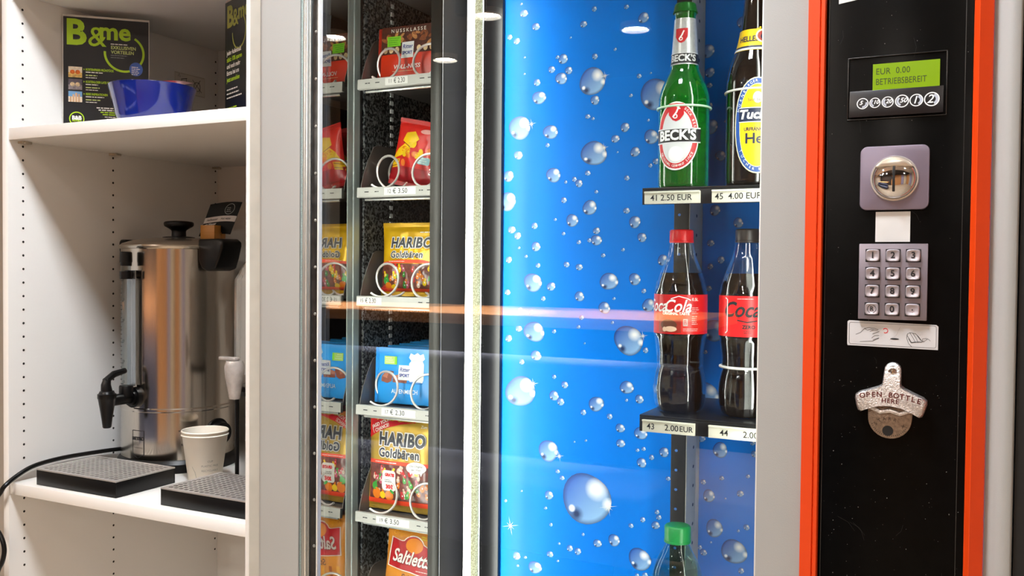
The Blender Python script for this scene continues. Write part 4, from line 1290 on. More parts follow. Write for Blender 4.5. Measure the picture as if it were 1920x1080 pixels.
M_LOGOBLUE = mat('logo_blue', '23338C', 0.4)
rnd = random.Random(5)
el = [(RECT(-0.0485, 0.0530, 0.047, 0.0925), M_CHOCBROWN, 1)]
for k in range(26):
    u, v = rnd.uniform(-0.044, 0.050), rnd.uniform(0.062, 0.080)
    el.append((ELL(u, v, rnd.uniform(0.004, 0.008), rnd.uniform(0.002, 0.004), 12, rnd.uniform(0, 3)), rnd.choice((M_NUTD, M_NUTD, M_NUT)), 2))
for u in (-0.040, -0.029, -0.018, 0.024, 0.036, 0.048):
    el.append((ELL(u, 0.054, 0.0042, 0.0052, 14), M_NUTP, 3))
el += [(T('NUSSKLASSE', 0.0082, 0.003, 0.0855, bold=0.0001, space=1.55), M_WHITEINK, 4),
       (RECT(-0.0365, -0.0110, 0.0600, 0.0765), M_STICK, 5), (LINES(-0.034, -0.013, 0.073, 4, 0.0034, 0.0009, 2), mat('sticker_ink', '2F7A08', 0.5), 6),
       (POLY((-0.0095, 0.0390), (0.0135, 0.0395), (0.0145, 0.0660), (-0.0080, 0.0655)), M_WHITEINK, 5), (T('Ritter', 0.0092, 0.0025, 0.0580, shear=0.2, bold=0.0002, sx=0.85), M_LOGOBLUE, 6), (T('SPORT', 0.0070, 0.0022, 0.0475, bold=0.0003, sx=0.9), M_LOGOBLUE, 6),
       (T('VOLL-NUSS', 0.0098, 0.0020, 0.0250, bold=0.0002, shear=0.15), M_WHITEINK, 5), (LINES(-0.025, 0.030, 0.0175, 1, 0.002, 0.0009, 7), M_NUTP, 5)]
rows = []
c0 = chocolate_bar((-0.8550, 1.2880, 1.6000), 'foremost red and brown nut chocolate bar on the top tray', 'red nut chocolate bars', M_CHOCRED, mat('wrapper_dark_red', 'A8200A', 0.35), el, (-0.06, 0, 0.04))
for k in range(1, 5):
    copy_tree(c0, (-0.8550 - 0.001 * (k % 2), 1.2880 + 0.035 * k, 1.6000), ORD[k] + ' red and brown nut chocolate bar on the top tray', (-0.06, 0, 0.01 * k))

M_SKY = mat('wrapper_sky_blue', '2B9BE8', 0.3, vary=0.03)
M_MILK = mat('milk_white', 'F4F1E6', 0.5)
M_MCHOC = mat('milk_chocolate_print', '8A4A34', 0.4, vary=0.15, vscale=200)
M_MCHOCL = mat('milk_chocolate_light', 'B9755A', 0.4, vary=0.1)
el = [(POLY((0.013, 0.037), (0.036, 0.037), (0.0385, 0.042), (0.0385, 0.068), (0.036, 0.073), (0.040, 0.077), (0.037, 0.0855), (0.031, 0.083), (0.026, 0.0865), (0.020, 0.083), (0.013, 0.0855), (0.010, 0.078), (0.0145, 0.073), (0.0105, 0.068), (0.0105, 0.042)), M_MILK, 1),
      (STROKE([(0.0145, 0.0735), (0.036, 0.0735)], 0.0006), mat('milk_shade', 'B8C4CC', 0.5), 2), (ELL(0.020, 0.0365, 0.017, 0.0022), mat('blue_shade_print', '1B78C4', 0.4), 1),
      (POLY((-0.042, 0.037), (-0.030, 0.034), (-0.022, 0.038), (-0.023, 0.050), (-0.034, 0.053), (-0.041, 0.046)), M_MCHOC, 2), (POLY((-0.0405, 0.045), (-0.030, 0.042), (-0.023, 0.049), (-0.034, 0.0525)), M_MCHOCL, 3),
      (POLY((-0.020, 0.036), (0.006, 0.0355), (0.009, 0.046), (-0.006, 0.050), (-0.020, 0.047)), M_MCHOC, 2), (POLY((-0.0195, 0.042), (0.008, 0.041), (0.009, 0.046), (-0.006, 0.0495), (-0.019, 0.0468)), M_MCHOCL, 3),
      (POLY((-0.031, 0.043), (-0.022, 0.040), (-0.018, 0.054), (-0.026, 0.055)), M_MCHOC, 4),
      (RECT(-0.0365, -0.0125, 0.0655, 0.0790), mat('lime_sticker_pale', 'B9E070', 0.45), 5), (RECT(-0.0165, -0.0125, 0.0660, 0.0785), M_STICK, 6), (LINES(-0.034, -0.018, 0.0755, 3, 0.0034, 0.0009, 3), M_WHITEINK, 6),
      (POLY((-0.0095, 0.0405), (0.0140, 0.0405), (0.0150, 0.0650), (-0.0085, 0.0650)), M_WHITEINK, 5), (T('Ritter', 0.0092, 0.0025, 0.0575, shear=0.2, bold=0.0002, sx=0.85), M_LOGOBLUE, 6), (T('SPORT', 0.0070, 0.0022, 0.0480, bold=0.0003, sx=0.9), M_LOGOBLUE, 6),
      (T('ALPENMILCH', 0.0100, 0.0035, 0.0210, bold=0.0001, sx=0.85), M_WHITEINK, 5)]
c0 = chocolate_bar((-0.8565, 1.2880, 1.0675), 'foremost light blue milk chocolate bar on the fourth tray', 'blue milk chocolate bars', M_SKY, M_SKY, el, (-0.05, 0, 0.05))
for k in range(1, 7):
    copy_tree(c0, (-0.8565 - 0.0003 * k, 1.2880 + 0.035 * k, 1.0675 + 0.0008 * k), ORD[k] + ' light blue milk chocolate bar on the fourth tray', (-0.05, 0, 0.05))

def snack_bag(loc, label, group, w, h, D, base, back, prints, rot, seal_h=0.008, clearance=0.0):
    """pillow bag: puffed front and back, flat crimped seals at top and bottom"""
    t = thing('snack_bag', label, 'snack bag', loc, rot, group)
    def dep(u, v):
        a = max(0.0, 1 - (abs(2 * u / w)) ** 2.6)
        tv = min(max((v - seal_h) / (h - 2 * seal_h), 0), 1)
        b_ = max(0.0, math.sin(PI * (tv ** 0.85))) ** 0.55
        wr = 0.0006 * math.sin(u * 190 + v * 60) * b_ + 0.0005 * math.sin(v * 230 - u * 90) * b_
        return D * (a ** 0.5) * b_ + wr * a
    nu, nv = 24, 30
    def grid(sign, mi, mb):
        vs, fs = [], []
        for j in range(nv + 1):
            for i in range(nu + 1):
                u = -w / 2 + w * i / nu
                v = h * j / nv
                nar = 1 - 0.05 * math.sin(PI * v / h)
                vs.append((u * nar, sign * dep(u, v), v))
        for j in range(nv):
            for i in range(nu):
                q = j * (nu + 1) + i
                fs.append((q, q + 1, q + nu + 2, q + nu + 1))
        mb.add(vs, fs, mi)
    b_ = MB()
    grid(-1, 0, b_)
    grid(1, 1, b_)
    b_.build('bag_film', [base, back], t, at=(0, 0, 0), smooth=True, angle=80)
    cr = MB()
    for z0 in (0.001, h - seal_h + 0.001):
        for k in range(3):
            cr.box(-w / 2, w / 2, -0.0012, 0.0012, z0 + 0.0022 * k, z0 + 0.0022 * k + 0.001)
    cr.build('crimped_seal', base, t, at=(0, 0, 0))
    def fn(u, v, l):
        nar = 1 - 0.05 * math.sin(PI * min(max(v / h, 0), 1))
        return (u * nar, -dep(u, v) - 0.0003 - l, v)
    printed('front_print', prints, fn, t, maxlen=0.005, at=(0, 0, 0))
    return t
M_GOLD = mat('gold_film', 'D9A90A', 0.22, 0.25, vary=0.12, vscale=40, bump=0.25, bscale=90)
M_GOLDM = mat('matt_gold_film', 'BF9A2E', 0.3, 0.3, vary=0.08, vscale=40)
M_WINDOW = mat('bag_window', '6E3A30', 0.2, vary=0.4, vscale=120)
M_OUT = mat('outline_white', 'F6F3EA', 0.4)
M_TXT = mat('text_charcoal', '2A2B30', 0.4)
GUM = [mat('gummy_red', 'C22A2A', 0.25), mat('gummy_orange', 'E07818', 0.25), mat('gummy_yellow', 'EBC414', 0.25), mat('gummy_green', '3F9A3C', 0.25), mat('gummy_clear', 'D9B9A4', 0.25), mat('gummy_pink', 'B8566A', 0.25)]
def gummies(x0, x1, y0, y1, n, seed, size=0.006):
    rnd = random.Random(seed)
    out = []
    for k in range(n):
        u, v = rnd.uniform(x0, x1), rnd.uniform(y0, y1)
        m = rnd.choice(GUM)
        a = rnd.uniform(-0.6, 0.6)
        s = size * rnd.uniform(0.8, 1.2)
        out.append((ELL(u, v, s * 0.6, s * 0.8, 12, a), m, 2 + k % 3))
        out.append((ELL(u - math.sin(a) * s, v + math.cos(a) * s, s * 0.4, s * 0.4, 10), m, 2 + k % 3))
        out.append((ELL(u + s * 0.1, v + s * 0.2, s * 0.15, s * 0.25, 8), M_OUT, 5))
    return out
def word(s, size, x, y, out, bold=0.0008, shear=0.0, sx=1.0, L=6):
    return [(T(s, size, x, y, bold=bold + out, shear=shear, sx=sx, space=1.08), M_OUT, L), (T(s, size, x, y, bold=bold, shear=shear, sx=sx, space=1.08), M_TXT, L + 2)]
# third tray: small gold bag
el = [(RECT(-0.058, 0.058, 0.009, 0.054), M_WINDOW, 1), (POLY((-0.059, 0.052), (-0.02, 0.055), (0.03, 0.055), (0.059, 0.051), (0.059, 0.0545), (0.03, 0.0605), (-0.02, 0.0605), (-0.059, 0.056)), mat('bag_orange_red', 'E8421A', 0.35), 5),
      (LINES(-0.04, 0.0, 0.0572, 1, 0.002, 0.0009, 5), M_OUT, 6), (STROKE([(-0.058, 0.0105), (0.058, 0.0105)], 0.005), mat('bag_orange_red', 'E8421A', 0.35), 6), (POLY((-0.058, 0.0075), (-0.03, 0.0075), (-0.058, 0.015)), M_REDINK, 7)]
el += gummies(-0.050, 0.052, 0.016, 0.048, 34, 4, 0.0055)
el += [(ELL(-0.046, 0.026, 0.006, 0.0065), GUM[3], 5), (ELL(-0.041, 0.017, 0.007, 0.006), GUM[1], 6), (ELL(-0.029, 0.014, 0.006, 0.0055), GUM[2], 6), (ELL(-0.049, 0.014, 0.005, 0.004), GUM[0], 6)]
el += word('HARIBO', 0.0230, 0.0035, 0.0880, 0.0011, 0.0009, 0.08, 0.93) + word('Goldbären', 0.0150, -0.004, 0.0685, 0.0009, 0.0004, 0.15, 0.95)
el += [(LINES(0.018, 0.045, 0.1055, 1, 0.002, 0.0016, 12), M_OUT, 4)]
c0 = snack_bag((-0.8490, 1.3000, 1.2465), 'foremost small gold gummy bag on the third tray', 'small gold gummy bags', 0.118, 0.123, 0.013, M_GOLD, M_GOLD, el, (-0.05, 0, 0.02))
for k in range(1, 4):
    copy_tree(c0, (-0.8490 - 0.004 * (k % 2), 1.3000 + 0.036 * k, 1.2465), ORD[k] + ' small gold gummy bag on the third tray', (-0.05, 0.02 * k, 0.01))
# fifth tray: large gold bag with red corner
H5 = 0.157
el = [(POLY((-0.0655, H5 - 0.0005), (-0.0655, H5 - 0.038), (-0.050, H5 - 0.029), (-0.03, H5 - 0.020), (-0.005, H5 - 0.013), (0.02, H5 - 0.009), (0.0655, H5 - 0.0075), (0.0655, H5 - 0.0005)), M_REDINK, 1),
      (T('JAGD YOUR', 0.0080, -0.0445, H5 - 0.0135, bold=0.0002, rot=0.42, sx=0.85), M_OUT, 3), (T('1 CHANCE!', 0.0080, -0.0430, H5 - 0.0215, bold=0.0002, rot=0.42, sx=0.85), M_OUT, 3),
      (T('Zum Teilen', 0.0062, 0.050, H5 - 0.014, bold=0.0001), M_OUT, 3),
      (RECT(-0.0625, 0.0625, 0.017, 0.078), M_WINDOW, 1), (RECT(-0.0635, 0.0635, 0.078, 0.0840), mat('bag_orange_red', 'E8421A', 0.35), 4), (LINES(-0.05, -0.005, 0.0803, 1, 0.002, 0.0012, 15), M_OUT, 5),
      (RECT(-0.0640, 0.0640, 0.0105, 0.0190), mat('bag_orange_red', 'E8421A', 0.35), 5), (STROKE([(-0.064, 0.0105), (0.064, 0.0105)], 0.0012), M_GOLDM, 6),
      (ELL(0.034, 0.0765, 0.019, 0.0095), M_OUT, 6), (POLY((0.040, 0.070), (0.047, 0.0705), (0.043, 0.063)), M_OUT, 6), (T('Das Original', 0.0050, 0.034, 0.0795, shear=0.1), M_TXT, 8), (T('der Welt', 0.0050, 0.034, 0.0735, shear=0.1), M_TXT, 8)]
el += gummies(-0.055, 0.058, 0.026, 0.072, 46, 9, 0.006)
el += [(RRECT(-0.0340, -0.0060, 0.034, 0.068, 0.006), M_OUT, 6), (T('GRATIS', 0.0068, -0.0185, 0.0605, bold=0.0004, sx=0.9), M_REDINK, 8), (LINES(-0.0285, -0.0095, 0.0520, 2, 0.003, 0.0010, 4), M_TXT, 8), (T('30€', 0.0090, -0.019, 0.0405, bold=0.0005), M_REDINK, 8)]
el += [(ELL(-0.050, 0.040, 0.0055, 0.0065), GUM[3], 7), (ELL(-0.046, 0.028, 0.0085, 0.0095), GUM[1], 7), (ELL(-0.033, 0.026, 0.0055, 0.006), GUM[2], 8), (ELL(-0.020, 0.026, 0.0085, 0.0080), GUM[1], 7), (ELL(-0.014, 0.033, 0.005, 0.0025, 12, -0.6), GUM[3], 8)]
el += word('HARIBO', 0.0285, 0.002, H5 - 0.0385, 0.0016, 0.0013, 0.0, 0.84) + word('Goldbären', 0.0205, -0.002, H5 - 0.0610, 0.0014, 0.0007, 0.0, 0.86)
c0 = snack_bag((-0.8545, 1.2850, 0.8900), 'foremost large gold gummy bag with red corner on the fifth tray', 'large gold gummy bags', 0.134, H5, 0.012, M_GOLDM, M_GOLDM, el, (-0.04, 0, 0.03))
copy_tree(c0, (-0.8560, 1.3340, 0.8900), 'second large gold gummy bag with red corner on the fifth tray', (-0.05, 0, 0.0))
# second tray: red bag, leaning
M_REDFILM = mat('red_film', 'D3241E', 0.28, vary=0.08, vscale=50, bump=0.25, bscale=90)
M_DEEPRED = mat('deep_red_film', 'A80E1C', 0.3, vary=0.08)
M_SUN = mat('print_yellow', 'F6C70C', 0.35, vary=0.05)
el = [(RECT(-0.048, 0.048, 0.009, 0.032), M_DEEPRED, 1), (POLY((-0.048, 0.026), (-0.030, 0.030), (-0.028, 0.044), (-0.047, 0.040)), M_SUN, 2), (POLY((-0.047, 0.040), (-0.026, 0.050), (-0.010, 0.066), (-0.020, 0.074), (-0.036, 0.060)), M_SUN, 2),
      (POLY((-0.030, 0.074), (-0.014, 0.066), (0.002, 0.080), (-0.010, 0.092), (-0.026, 0.088)), M_SUN, 2), (STROKE([(-0.047, 0.036), (-0.030, 0.041)], 0.0012), mat('print_dark_red', '6E1410', 0.4), 3), (STROKE([(-0.028, 0.072), (-0.012, 0.065)], 0.0012), mat('print_dark_red', '6E1410', 0.4), 3),
      (STROKE([(-0.046, 0.029), (-0.030, 0.0335)], 0.0012), mat('print_dark_red', '6E1410', 0.4), 3), (RRECT(0.008, 0.032, 0.040, 0.052, 0.003), mat('print_pale_blue', 'A8D8DE', 0.4), 3), (LINES(0.011, 0.029, 0.049, 3, 0.0035, 0.0012, 3), M_OUT, 4),
      (ELL(0.012, 0.094, 0.012, 0.004, 16, 0.05), mat('print_pale_rose', 'E8A8A0', 0.4), 3), (T('3', 0.014, 0.036, 0.030, bold=0.0006), M_OUT, 4)]
rnd = random.Random(21)
for k in range(16):
    el.append((ELL(rnd.uniform(-0.026, 0.044), rnd.uniform(0.030, 0.072), 0.006, 0.0045, 14, rnd.uniform(0, 3)), rnd.choice((GUM[1], GUM[2], mat('print_orange', 'EE7A1E', 0.35))), 2))
c0 = snack_bag((-0.8490, 1.3000, 1.4265), 'foremost red sweets bag with yellow print on the second tray', 'red sweets bags', 0.094, 0.112, 0.012, M_REDFILM, M_DEEPRED, el, (-0.05, 0.20, 0.02))
copy_tree(c0, (-0.8360, 1.3370, 1.4265), 'second red sweets bag with yellow print on the second tray', (-0.05, 0.10, 0.0))
# sixth tray: pretzel sticks
M_AMBER = mat('amber_film', 'D98A28', 0.3, vary=0.12, vscale=40, bump=0.2, bscale=80)
M_STK = mat('stick_print', 'F0A81A', 0.35, vary=0.1)
H6 = 0.146
arc6 = [(0.0 + 0.022 * math.cos(a), H6 - 0.034 + 0.020 * math.sin(a)) for a in [math.radians(150 - 120 * k / 12) for k in range(13)]]
ban = [(-0.046, H6 - 0.068), (-0.043, H6 - 0.022)] + [(-0.024, H6 - 0.025)] + arc6 + [(0.030, H6 - 0.028), (0.056, H6 - 0.030), (0.050, H6 - 0.074)]
el = [(([((x) * 1.05, H6 - 0.045 + (z - H6 + 0.045) * 1.06) for x, z in ban], [tuple(range(len(ban)))]), M_OUT, 1), ((ban, [tuple(range(len(ban)))]), mat('banner_red', 'B8151E', 0.35), 2), (ELL(0.002, H6 - 0.028, 0.017, 0.012), mat('banner_glow', 'E8881C', 0.4), 3),
      (T('Saltletts', 0.0300, -0.0005, H6 - 0.050, bold=0.0013, shear=0.3, sx=0.80), mat('print_dark_red', '6E1410', 0.4), 4), (T('Saltletts', 0.0300, -0.0010, H6 - 0.0495, bold=0.0006, shear=0.3, sx=0.80), M_OUT, 5),
      (T('Sticks', 0.0150, 0.000, H6 - 0.0820, shear=0.25, bold=0.0002), mat('print_brown', '5A2A10', 0.4), 4), (LINES(0.012, 0.040, H6 - 0.0670, 1, 0.002, 0.0009, 5), M_OUT, 6),
      (LINES(0.012, 0.046, H6 - 0.0125, 2, 0.0035, 0.0018, 6), mat('print_lime_yellow', 'D8C41E', 0.4), 3), (T('Original', 0.0105, -0.027, H6 - 0.0135, shear=0.3), M_STK, 3), (ELL(0.050, H6 - 0.015, 0.004, 0.004), GUM[3], 3)]
for k in range(7):
    x = -0.048 + 0.016 * k
    el.append((POLY((x, 0.012), (x + 0.006, 0.012), (x + 0.010, H6 - 0.088), (x + 0.004, H6 - 0.088)), M_STK if k % 2 == 0 else mat('stick_print_dark', '9A4A12', 0.4), 2))
c0 = snack_bag((-0.8480, 1.3000, 0.7140), 'foremost amber pretzel stick bag on the lowest tray', 'pretzel stick bags', 0.112, H6, 0.013, M_AMBER, M_AMBER, el, (-0.04, 0.08, 0.03))
copy_tree(c0, (-0.8380, 1.3380, 0.7140), 'second amber pretzel stick bag on the lowest tray', (-0.04, 0.05, 0.0))

# ------------------------------------------------------------------ things on the upper cabinet shelf
bw = thing('bowl', 'glossy blue bowl on the upper shelf in front of the black sign', 'bowl', (-1.2917, 1.160, S1T))
R0, R1 = 0.080, 0.1035
outer = [(0.045, 0.0), (0.053, 0.002), (0.0575, 0.009), (0.0625, 0.029), (0.0675, 0.052), (0.0718, 0.0690), (0.0725, 0.0702), (0.0718, 0.0710)]
inner = [(0.0706, 0.0702), (0.0662, 0.052), (0.0612, 0.029), (0.056, 0.012), (0.048, 0.004), (0.001, 0.0035)]
b_ = MB()
b_.lathe(smooth_prof(outer, 3) + inner, 64, cap=False)
b_.build('bowl_body', mat('blue_gloss_plastic', '0E1E70', 0.08, vary=0.03, coat=0.7), bw, at=(0, 0, 0), smooth=True, angle=50)
MB().lathe([(0.0001, 0.0), (0.045, 0.0)], 40, cap=False).build('bowl_base', mat('blue_gloss_plastic', '0E1E70', 0.08), bw, at=(0, 0, 0))
pk = thing('sweets_packet', 'pink and white packet lying in the blue bowl', 'packet', (-1.290, 1.172, S1T + 0.0740), (0.25, -0.08, 0.35))
pb = MB()
vs, fs = [], []
nu, nv = 12, 8
for sgn in (1, -1):
    o = len(vs)
    for j in range(nv + 1):
        for i in range(nu + 1):
            u, v = -0.05 + 0.1 * i / nu, -0.03 + 0.06 * j / nv
            hgt = 0.009 * (max(0, 1 - (u / 0.05) ** 4) * max(0, 1 - (v / 0.03) ** 2)) ** 0.6
            vs.append((u, v, sgn * hgt))
    for j in range(nv):
        for i in range(nu):
            q = o + j * (nu + 1) + i
            fs.append((q, q + 1, q + nu + 2, q + nu + 1))
pb.add(vs, fs)
pb.build('packet_film', mat('pink_film', 'E2B6BE', 0.3, vary=0.12, vscale=60), pk, at=(0, 0, 0), smooth=True, angle=80)
printed('packet_print', [(T('&', 0.022, 0.022, 0.0, bold=0.001), mat('packet_ink', '3A1E3C', 0.5), 1), (STROKE([(-0.04, -0.012), (0.0, 0.0), (0.04, -0.016)], 0.006), mat('packet_red', 'C23A4A', 0.4), 1), (LINES(-0.035, 0.01, 0.012, 2, 0.005, 0.002, 3), mat('packet_ink', '3A1E3C', 0.5), 1)],
        lambda u, v, l: (u, v, 0.009 * (max(0, 1 - (u / 0.05) ** 4) * max(0, 1 - (v / 0.03) ** 2)) ** 0.6 + 0.0004 + l), pk, maxlen=0.004, at=(0, 0, 0))

M_SIGN = mat('sign_black_print', '14171C', 0.3, vary=0.1, vscale=8)
M_LIME = mat('sign_lime', 'A9D11E', 0.4, vary=0.02)
M_ACRYL = mat_clear('acrylic_sheet', 'F2F4F2', 1.45)
def table_sign(label, p0, p1, z0, w, h, name_el):
    a = math.atan2(p1[1] - p0[1], p1[0] - p0[0])
    t = thing('table_sign', label, 'sign', (p0[0], p0[1], z0), (0, 0, a), 'advertising stands on the upper shelf')
    MB().box(-0.0015, w + 0.0015, 0.0, 0.002, 0.0, h + 0.004).build('acrylic_holder', mat('acrylic_white_edge', 'D8D6D0', 0.2), t, at=(0, 0, 0), bevel=0.0005)
    MB().box(-0.0015, w + 0.0015, 0.002, 0.045, 0.0, 0.0025).build('holder_foot', mat('acrylic_white_edge', 'D8D6D0', 0.2), t, at=(0, 0, 0), bevel=0.0005)
    MB().box(0.0, w, -0.0006, -0.0001, 0.0005, h).build('paper_insert', M_SIGN, t, at=(0, 0, 0))
    printed('sign_print', name_el, lambda u, v, l: (u, -0.0006 - l, v), t, at=(0, 0, 0))
    return t
W_, H_ = 0.1465, 0.2185
def sx(c): return (c - 82) / 750 * W_
def sy(c): return H_ - (c - 92) * 0.000209
el = [(T('B', 0.0640, sx(190), sy(235), bold=0.0022, sx=0.98), M_LIME, 1), (T('&', 0.052, sx(375), sy(262), bold=0.0001, sx=1.0), M_LIME, 2), (T('me', 0.0440, sx(532), sy(205), bold=0.0013, sx=1.0), M_LIME, 1),
      (RING(sx(615), sy(385), 0.0355, 0.0355, 0.0040, 48, -PI * 1.02, 1.0), M_LIME, 1),
      (T('EXKLUSIVEN', 0.0086, sx(608), sy(340), bold=0.0002, sx=0.9), mat('sign_pale_lime', 'CBDC8A', 0.5), 2), (T('VORTEILEN', 0.0086, sx(600), sy(380), bold=0.0002, sx=0.9), mat('sign_pale_lime', 'CBDC8A', 0.5), 2),
      (LINES(sx(495), sx(715), sy(312), 1, 0.003, 0.0016, 3), M_WHITEINK, 2), (LINES(sx(495), sx(655), sy(410), 2, 0.0042, 0.0011, 6), mat('sign_grey', '8A8F92', 0.5), 2),
      (ELL(sx(720), sy(520), 0.0118, 0.0128, 28), mat('badge_blue', '3C5FB0', 0.4), 3), (LINES(sx(680), sx(765), sy(505), 5, 0.0034, 0.0013, 8), M_WHITEINK, 4)]
pics = [('F0C070', 'D2691E', 'F6E7D0'), ('8A8084', 'E0C9A0', '5A5460'), ('6FA3D2', 'C9A27C', 'E8DCC8')]
for k, (ca, cb, cc) in enumerate(pics):
    y1 = sy(528 + 108 * k)
    y0 = sy(622 + 108 * k)
    x0, x1 = sx(126), sx(245)
    el.append((RECT(x0, x1, y0, y1), mat('photo_%s' % cc, cc, 0.5, vary=0.15, vscale=200), 2))
    if k < 2:
        el.append((RECT(x0, x1, y0, y0 + (y1 - y0) * 0.45), mat('photo_%s' % ca, ca, 0.5, vary=0.4, vscale=250), 3))
        el += [(ELL(x0 + (x1 - x0) * q, y0 + (y1 - y0) * 0.5, 0.0042, 0.004, 12), mat('photo_%s' % cb, cb, 0.5, vary=0.3, vscale=300), 4) for q in (0.3, 0.68)]
    else:
        el.append((RECT(x0, x1, y0 + (y1 - y0) * 0.5, y1), mat('photo_%s' % ca, ca, 0.5, vary=0.15), 3))
        el += [(RECT(x0 + (x1 - x0) * q, x0 + (x1 - x0) * (q + 0.14), y0, y0 + (y1 - y0) * hh_), mat('photo_%s' % cb, cb, 0.5, vary=0.3), 4) for q, hh_ in ((0.1, 0.5), (0.3, 0.7), (0.5, 0.85), (0.7, 0.75))]
    heads = ['KOSTENFREIES FRÜHSTÜCK', 'KOSTENLOSER LATE CHECKOUT', 'REISE INSPIRATIONEN'][k]
    el.append((POLY((sx(258), y1 - 0.0058), (sx(258), y1 - 0.0022), (sx(268), y1 - 0.004)), M_LIME, 2))
    el.append((T(heads, 0.0058, sx(276), y1 - 0.0042, bold=0.0002, sx=0.66, align='LEFT'), M_LIME, 2))
    el.append((LINES(sx(276), sx(440), y1 - 0.0098, 1, 0.003, 0.0017, k), M_WHITEINK, 2))
    el.append((LINES(sx(276), sx(420), y1 - 0.0155, 1, 0.003, 0.0019, k + 4), mat('sign_pale_lime', 'CBDC8A', 0.5), 2))
    el.append((LINES(sx(276), sx(405), y1 - 0.0195, 1, 0.003, 0.0013, k + 9), M_WHITEINK, 2))
for k, m in enumerate((M_WHITEINK, M_WHITEINK, M_LIME, M_LIME, M_WHITEINK, M_WHITEINK)):
    el.append((LINES(sx(370 + 18 * k), sx(640), sy(885 + 19 * k), 1, 0.003, 0.0021 if k < 4 else 0.0013, 30 + k), m, 2))
el += [(RING(sx(198), sy(985), 0.0130, 0.0130, 0.0019, 32), M_LIME, 2), (T('B&B', 0.0098, sx(198), sy(978), bold=0.0005, sx=0.95), M_WHITEINK, 3), (T('HOTELS', 0.0044, sx(198), sy(1003), bold=0.0002), M_LIME, 3)]
table_sign('black sign with large lime green lettering standing behind the blue bowl', (-1.5165, 1.1560), (-1.4100, 1.2560), S1T, W_, H_, el)
el = [(T('B', 0.050, 0.022, 0.190, bold=0.002), mat('sign_shaded_lime', '8E9440', 0.5), 1), (T('&', 0.040, 0.046, 0.185, bold=0.0006), mat('sign_shaded_lime', '8E9440', 0.5), 1), (T('me', 0.036, 0.080, 0.192, bold=0.0012), mat('sign_shaded_lime', '8E9440', 0.5), 1), (RING(0.062, 0.160, 0.030, 0.030, 0.003, 40, -PI * 1.02, 1.0), mat('sign_shaded_lime', '8E9440', 0.5), 1)]  # cabinet shade is put into the lime of this logo
for k, (t_, m) in enumerate([('Jeder Aufenthalt', M_WHITEINK), ('zählt: 10% sparen', M_LIME), ('und noch mehr', M_WHITEINK), ('Extras bei uns', M_WHITEINK), ('Jetzt anmelden', M_LIME)]):
    el.append((T(t_, 0.0105, 0.008, 0.130 - 0.0115 * k, bold=0.0003, align='LEFT', sx=0.9), m, 1))
for k in range(3):
    el.append((LINES(0.008, 0.075, 0.066 - 0.007 * k, 1, 0.003, 0.0022, 60 + k), M_WHITEINK, 1))
for k in range(4):
    el.append((LINES(0.008, 0.055, 0.034 - 0.008 * k, 1, 0.003, 0.0026, 70 + k), M_LIME if k == 0 else M_WHITEINK, 1))
table_sign('shaded black sign standing half hidden at the cabinet side wall', (-1.1850, 1.2230), (-1.0520, 1.1620), S1T, W_, H_, el)

# ------------------------------------------------------------------ things on the lower cabinet shelf
UX, UY, UR = -1.400, 1.321, 0.105
Z0 = S2T
urn = thing('hot_drink_urn', 'tall stainless steel hot drink urn with a black tap', 'urn', (UX, UY, Z0))
bd = [(UR - 0.001, 0.022), (UR, 0.024), (UR, 0.112), (UR + 0.0012, 0.114), (UR + 0.0012, 0.118), (UR - 0.0005, 0.120), (UR - 0.0005, 0.4150), (UR + 0.003, 0.4165), (UR + 0.004, 0.4200), (UR + 0.003, 0.4225)]
MB().lathe(bd, 96).build('body', M_STEEL, urn, at=(0, 0, 0), smooth=True, angle=25)
MB().lathe([(UR + 0.0045, 0.0), (UR + 0.007, 0.002), (UR + 0.006, 0.016), (UR + 0.001, 0.0225)], 64).build('base', M_BLACK, urn, at=(0, 0, 0), smooth=True, angle=30)
lid = MB().lathe([(UR + 0.001, 0.4228), (UR - 0.003, 0.4260), (UR - 0.022, 0.4320), (0.045, 0.4370), (0.0001, 0.4385)], 64).build('lid', mat('lid_steel', 'B5ABA0', 0.25, 0.9, vary=0.05), urn, at=(0, 0, 0), smooth=True, angle=30)
MB().lathe(smooth_prof([(0.014, 0.4365), (0.0135, 0.446), (0.0140, 0.452), (0.0200, 0.4565), (0.0260, 0.4600), (0.0278, 0.4640), (0.0265, 0.4685), (0.018, 0.4705), (0.0005, 0.4715)], 3), 40).build('lid_knob', M_BLACK, lid, at=(0, 0, 0), smooth=True, angle=60)
MB().lathe([(0.022, 0.4355), (0.030, 0.4362), (0.030, 0.4390), (0.020, 0.4405)], 40).build('knob_collar', M_BLACK, lid, at=(0, 0, 0), smooth=True)
# side handles
for ang, big in ((-0.15, 1.0), (PI + 0.1, 0.30)):
    h = MB()
    ca, sa = math.cos(ang), math.sin(ang)
    L = 0.062 * (1.0 if big == 1.0 else 0.42)
    pts = [(0.0, 0.434), (L * 0.8, 0.4345), (L, 0.429), (L, 0.421), (L * 0.86, 0.398), (L * 0.70, 0.379), (L * 0.36, 0.374), (0.008, 0.380), (0.0, 0.396)]
    hw = 0.030 if big == 1.0 else 0.032
    n = len(pts)
    vs = []
    for s_ in (-1, 1):
        for r_, z in pts:
            x, y = UR - 0.004 + r_, s_ * hw * (1 - 0.25 * r_ / max(L, 0.01))
            vs.append((x * ca - y * sa, x * sa + y * ca, z))
    fs = [tuple(range(n)), tuple(range(n, 2 * n))[::-1]] + [(i, (i + 1) % n, n + (i + 1) % n, n + i) for i in range(n)]
    h.add(vs, fs)
    h.build('handle', M_BLACK, urn, at=(0, 0, 0), bevel=0.004, seg=3)
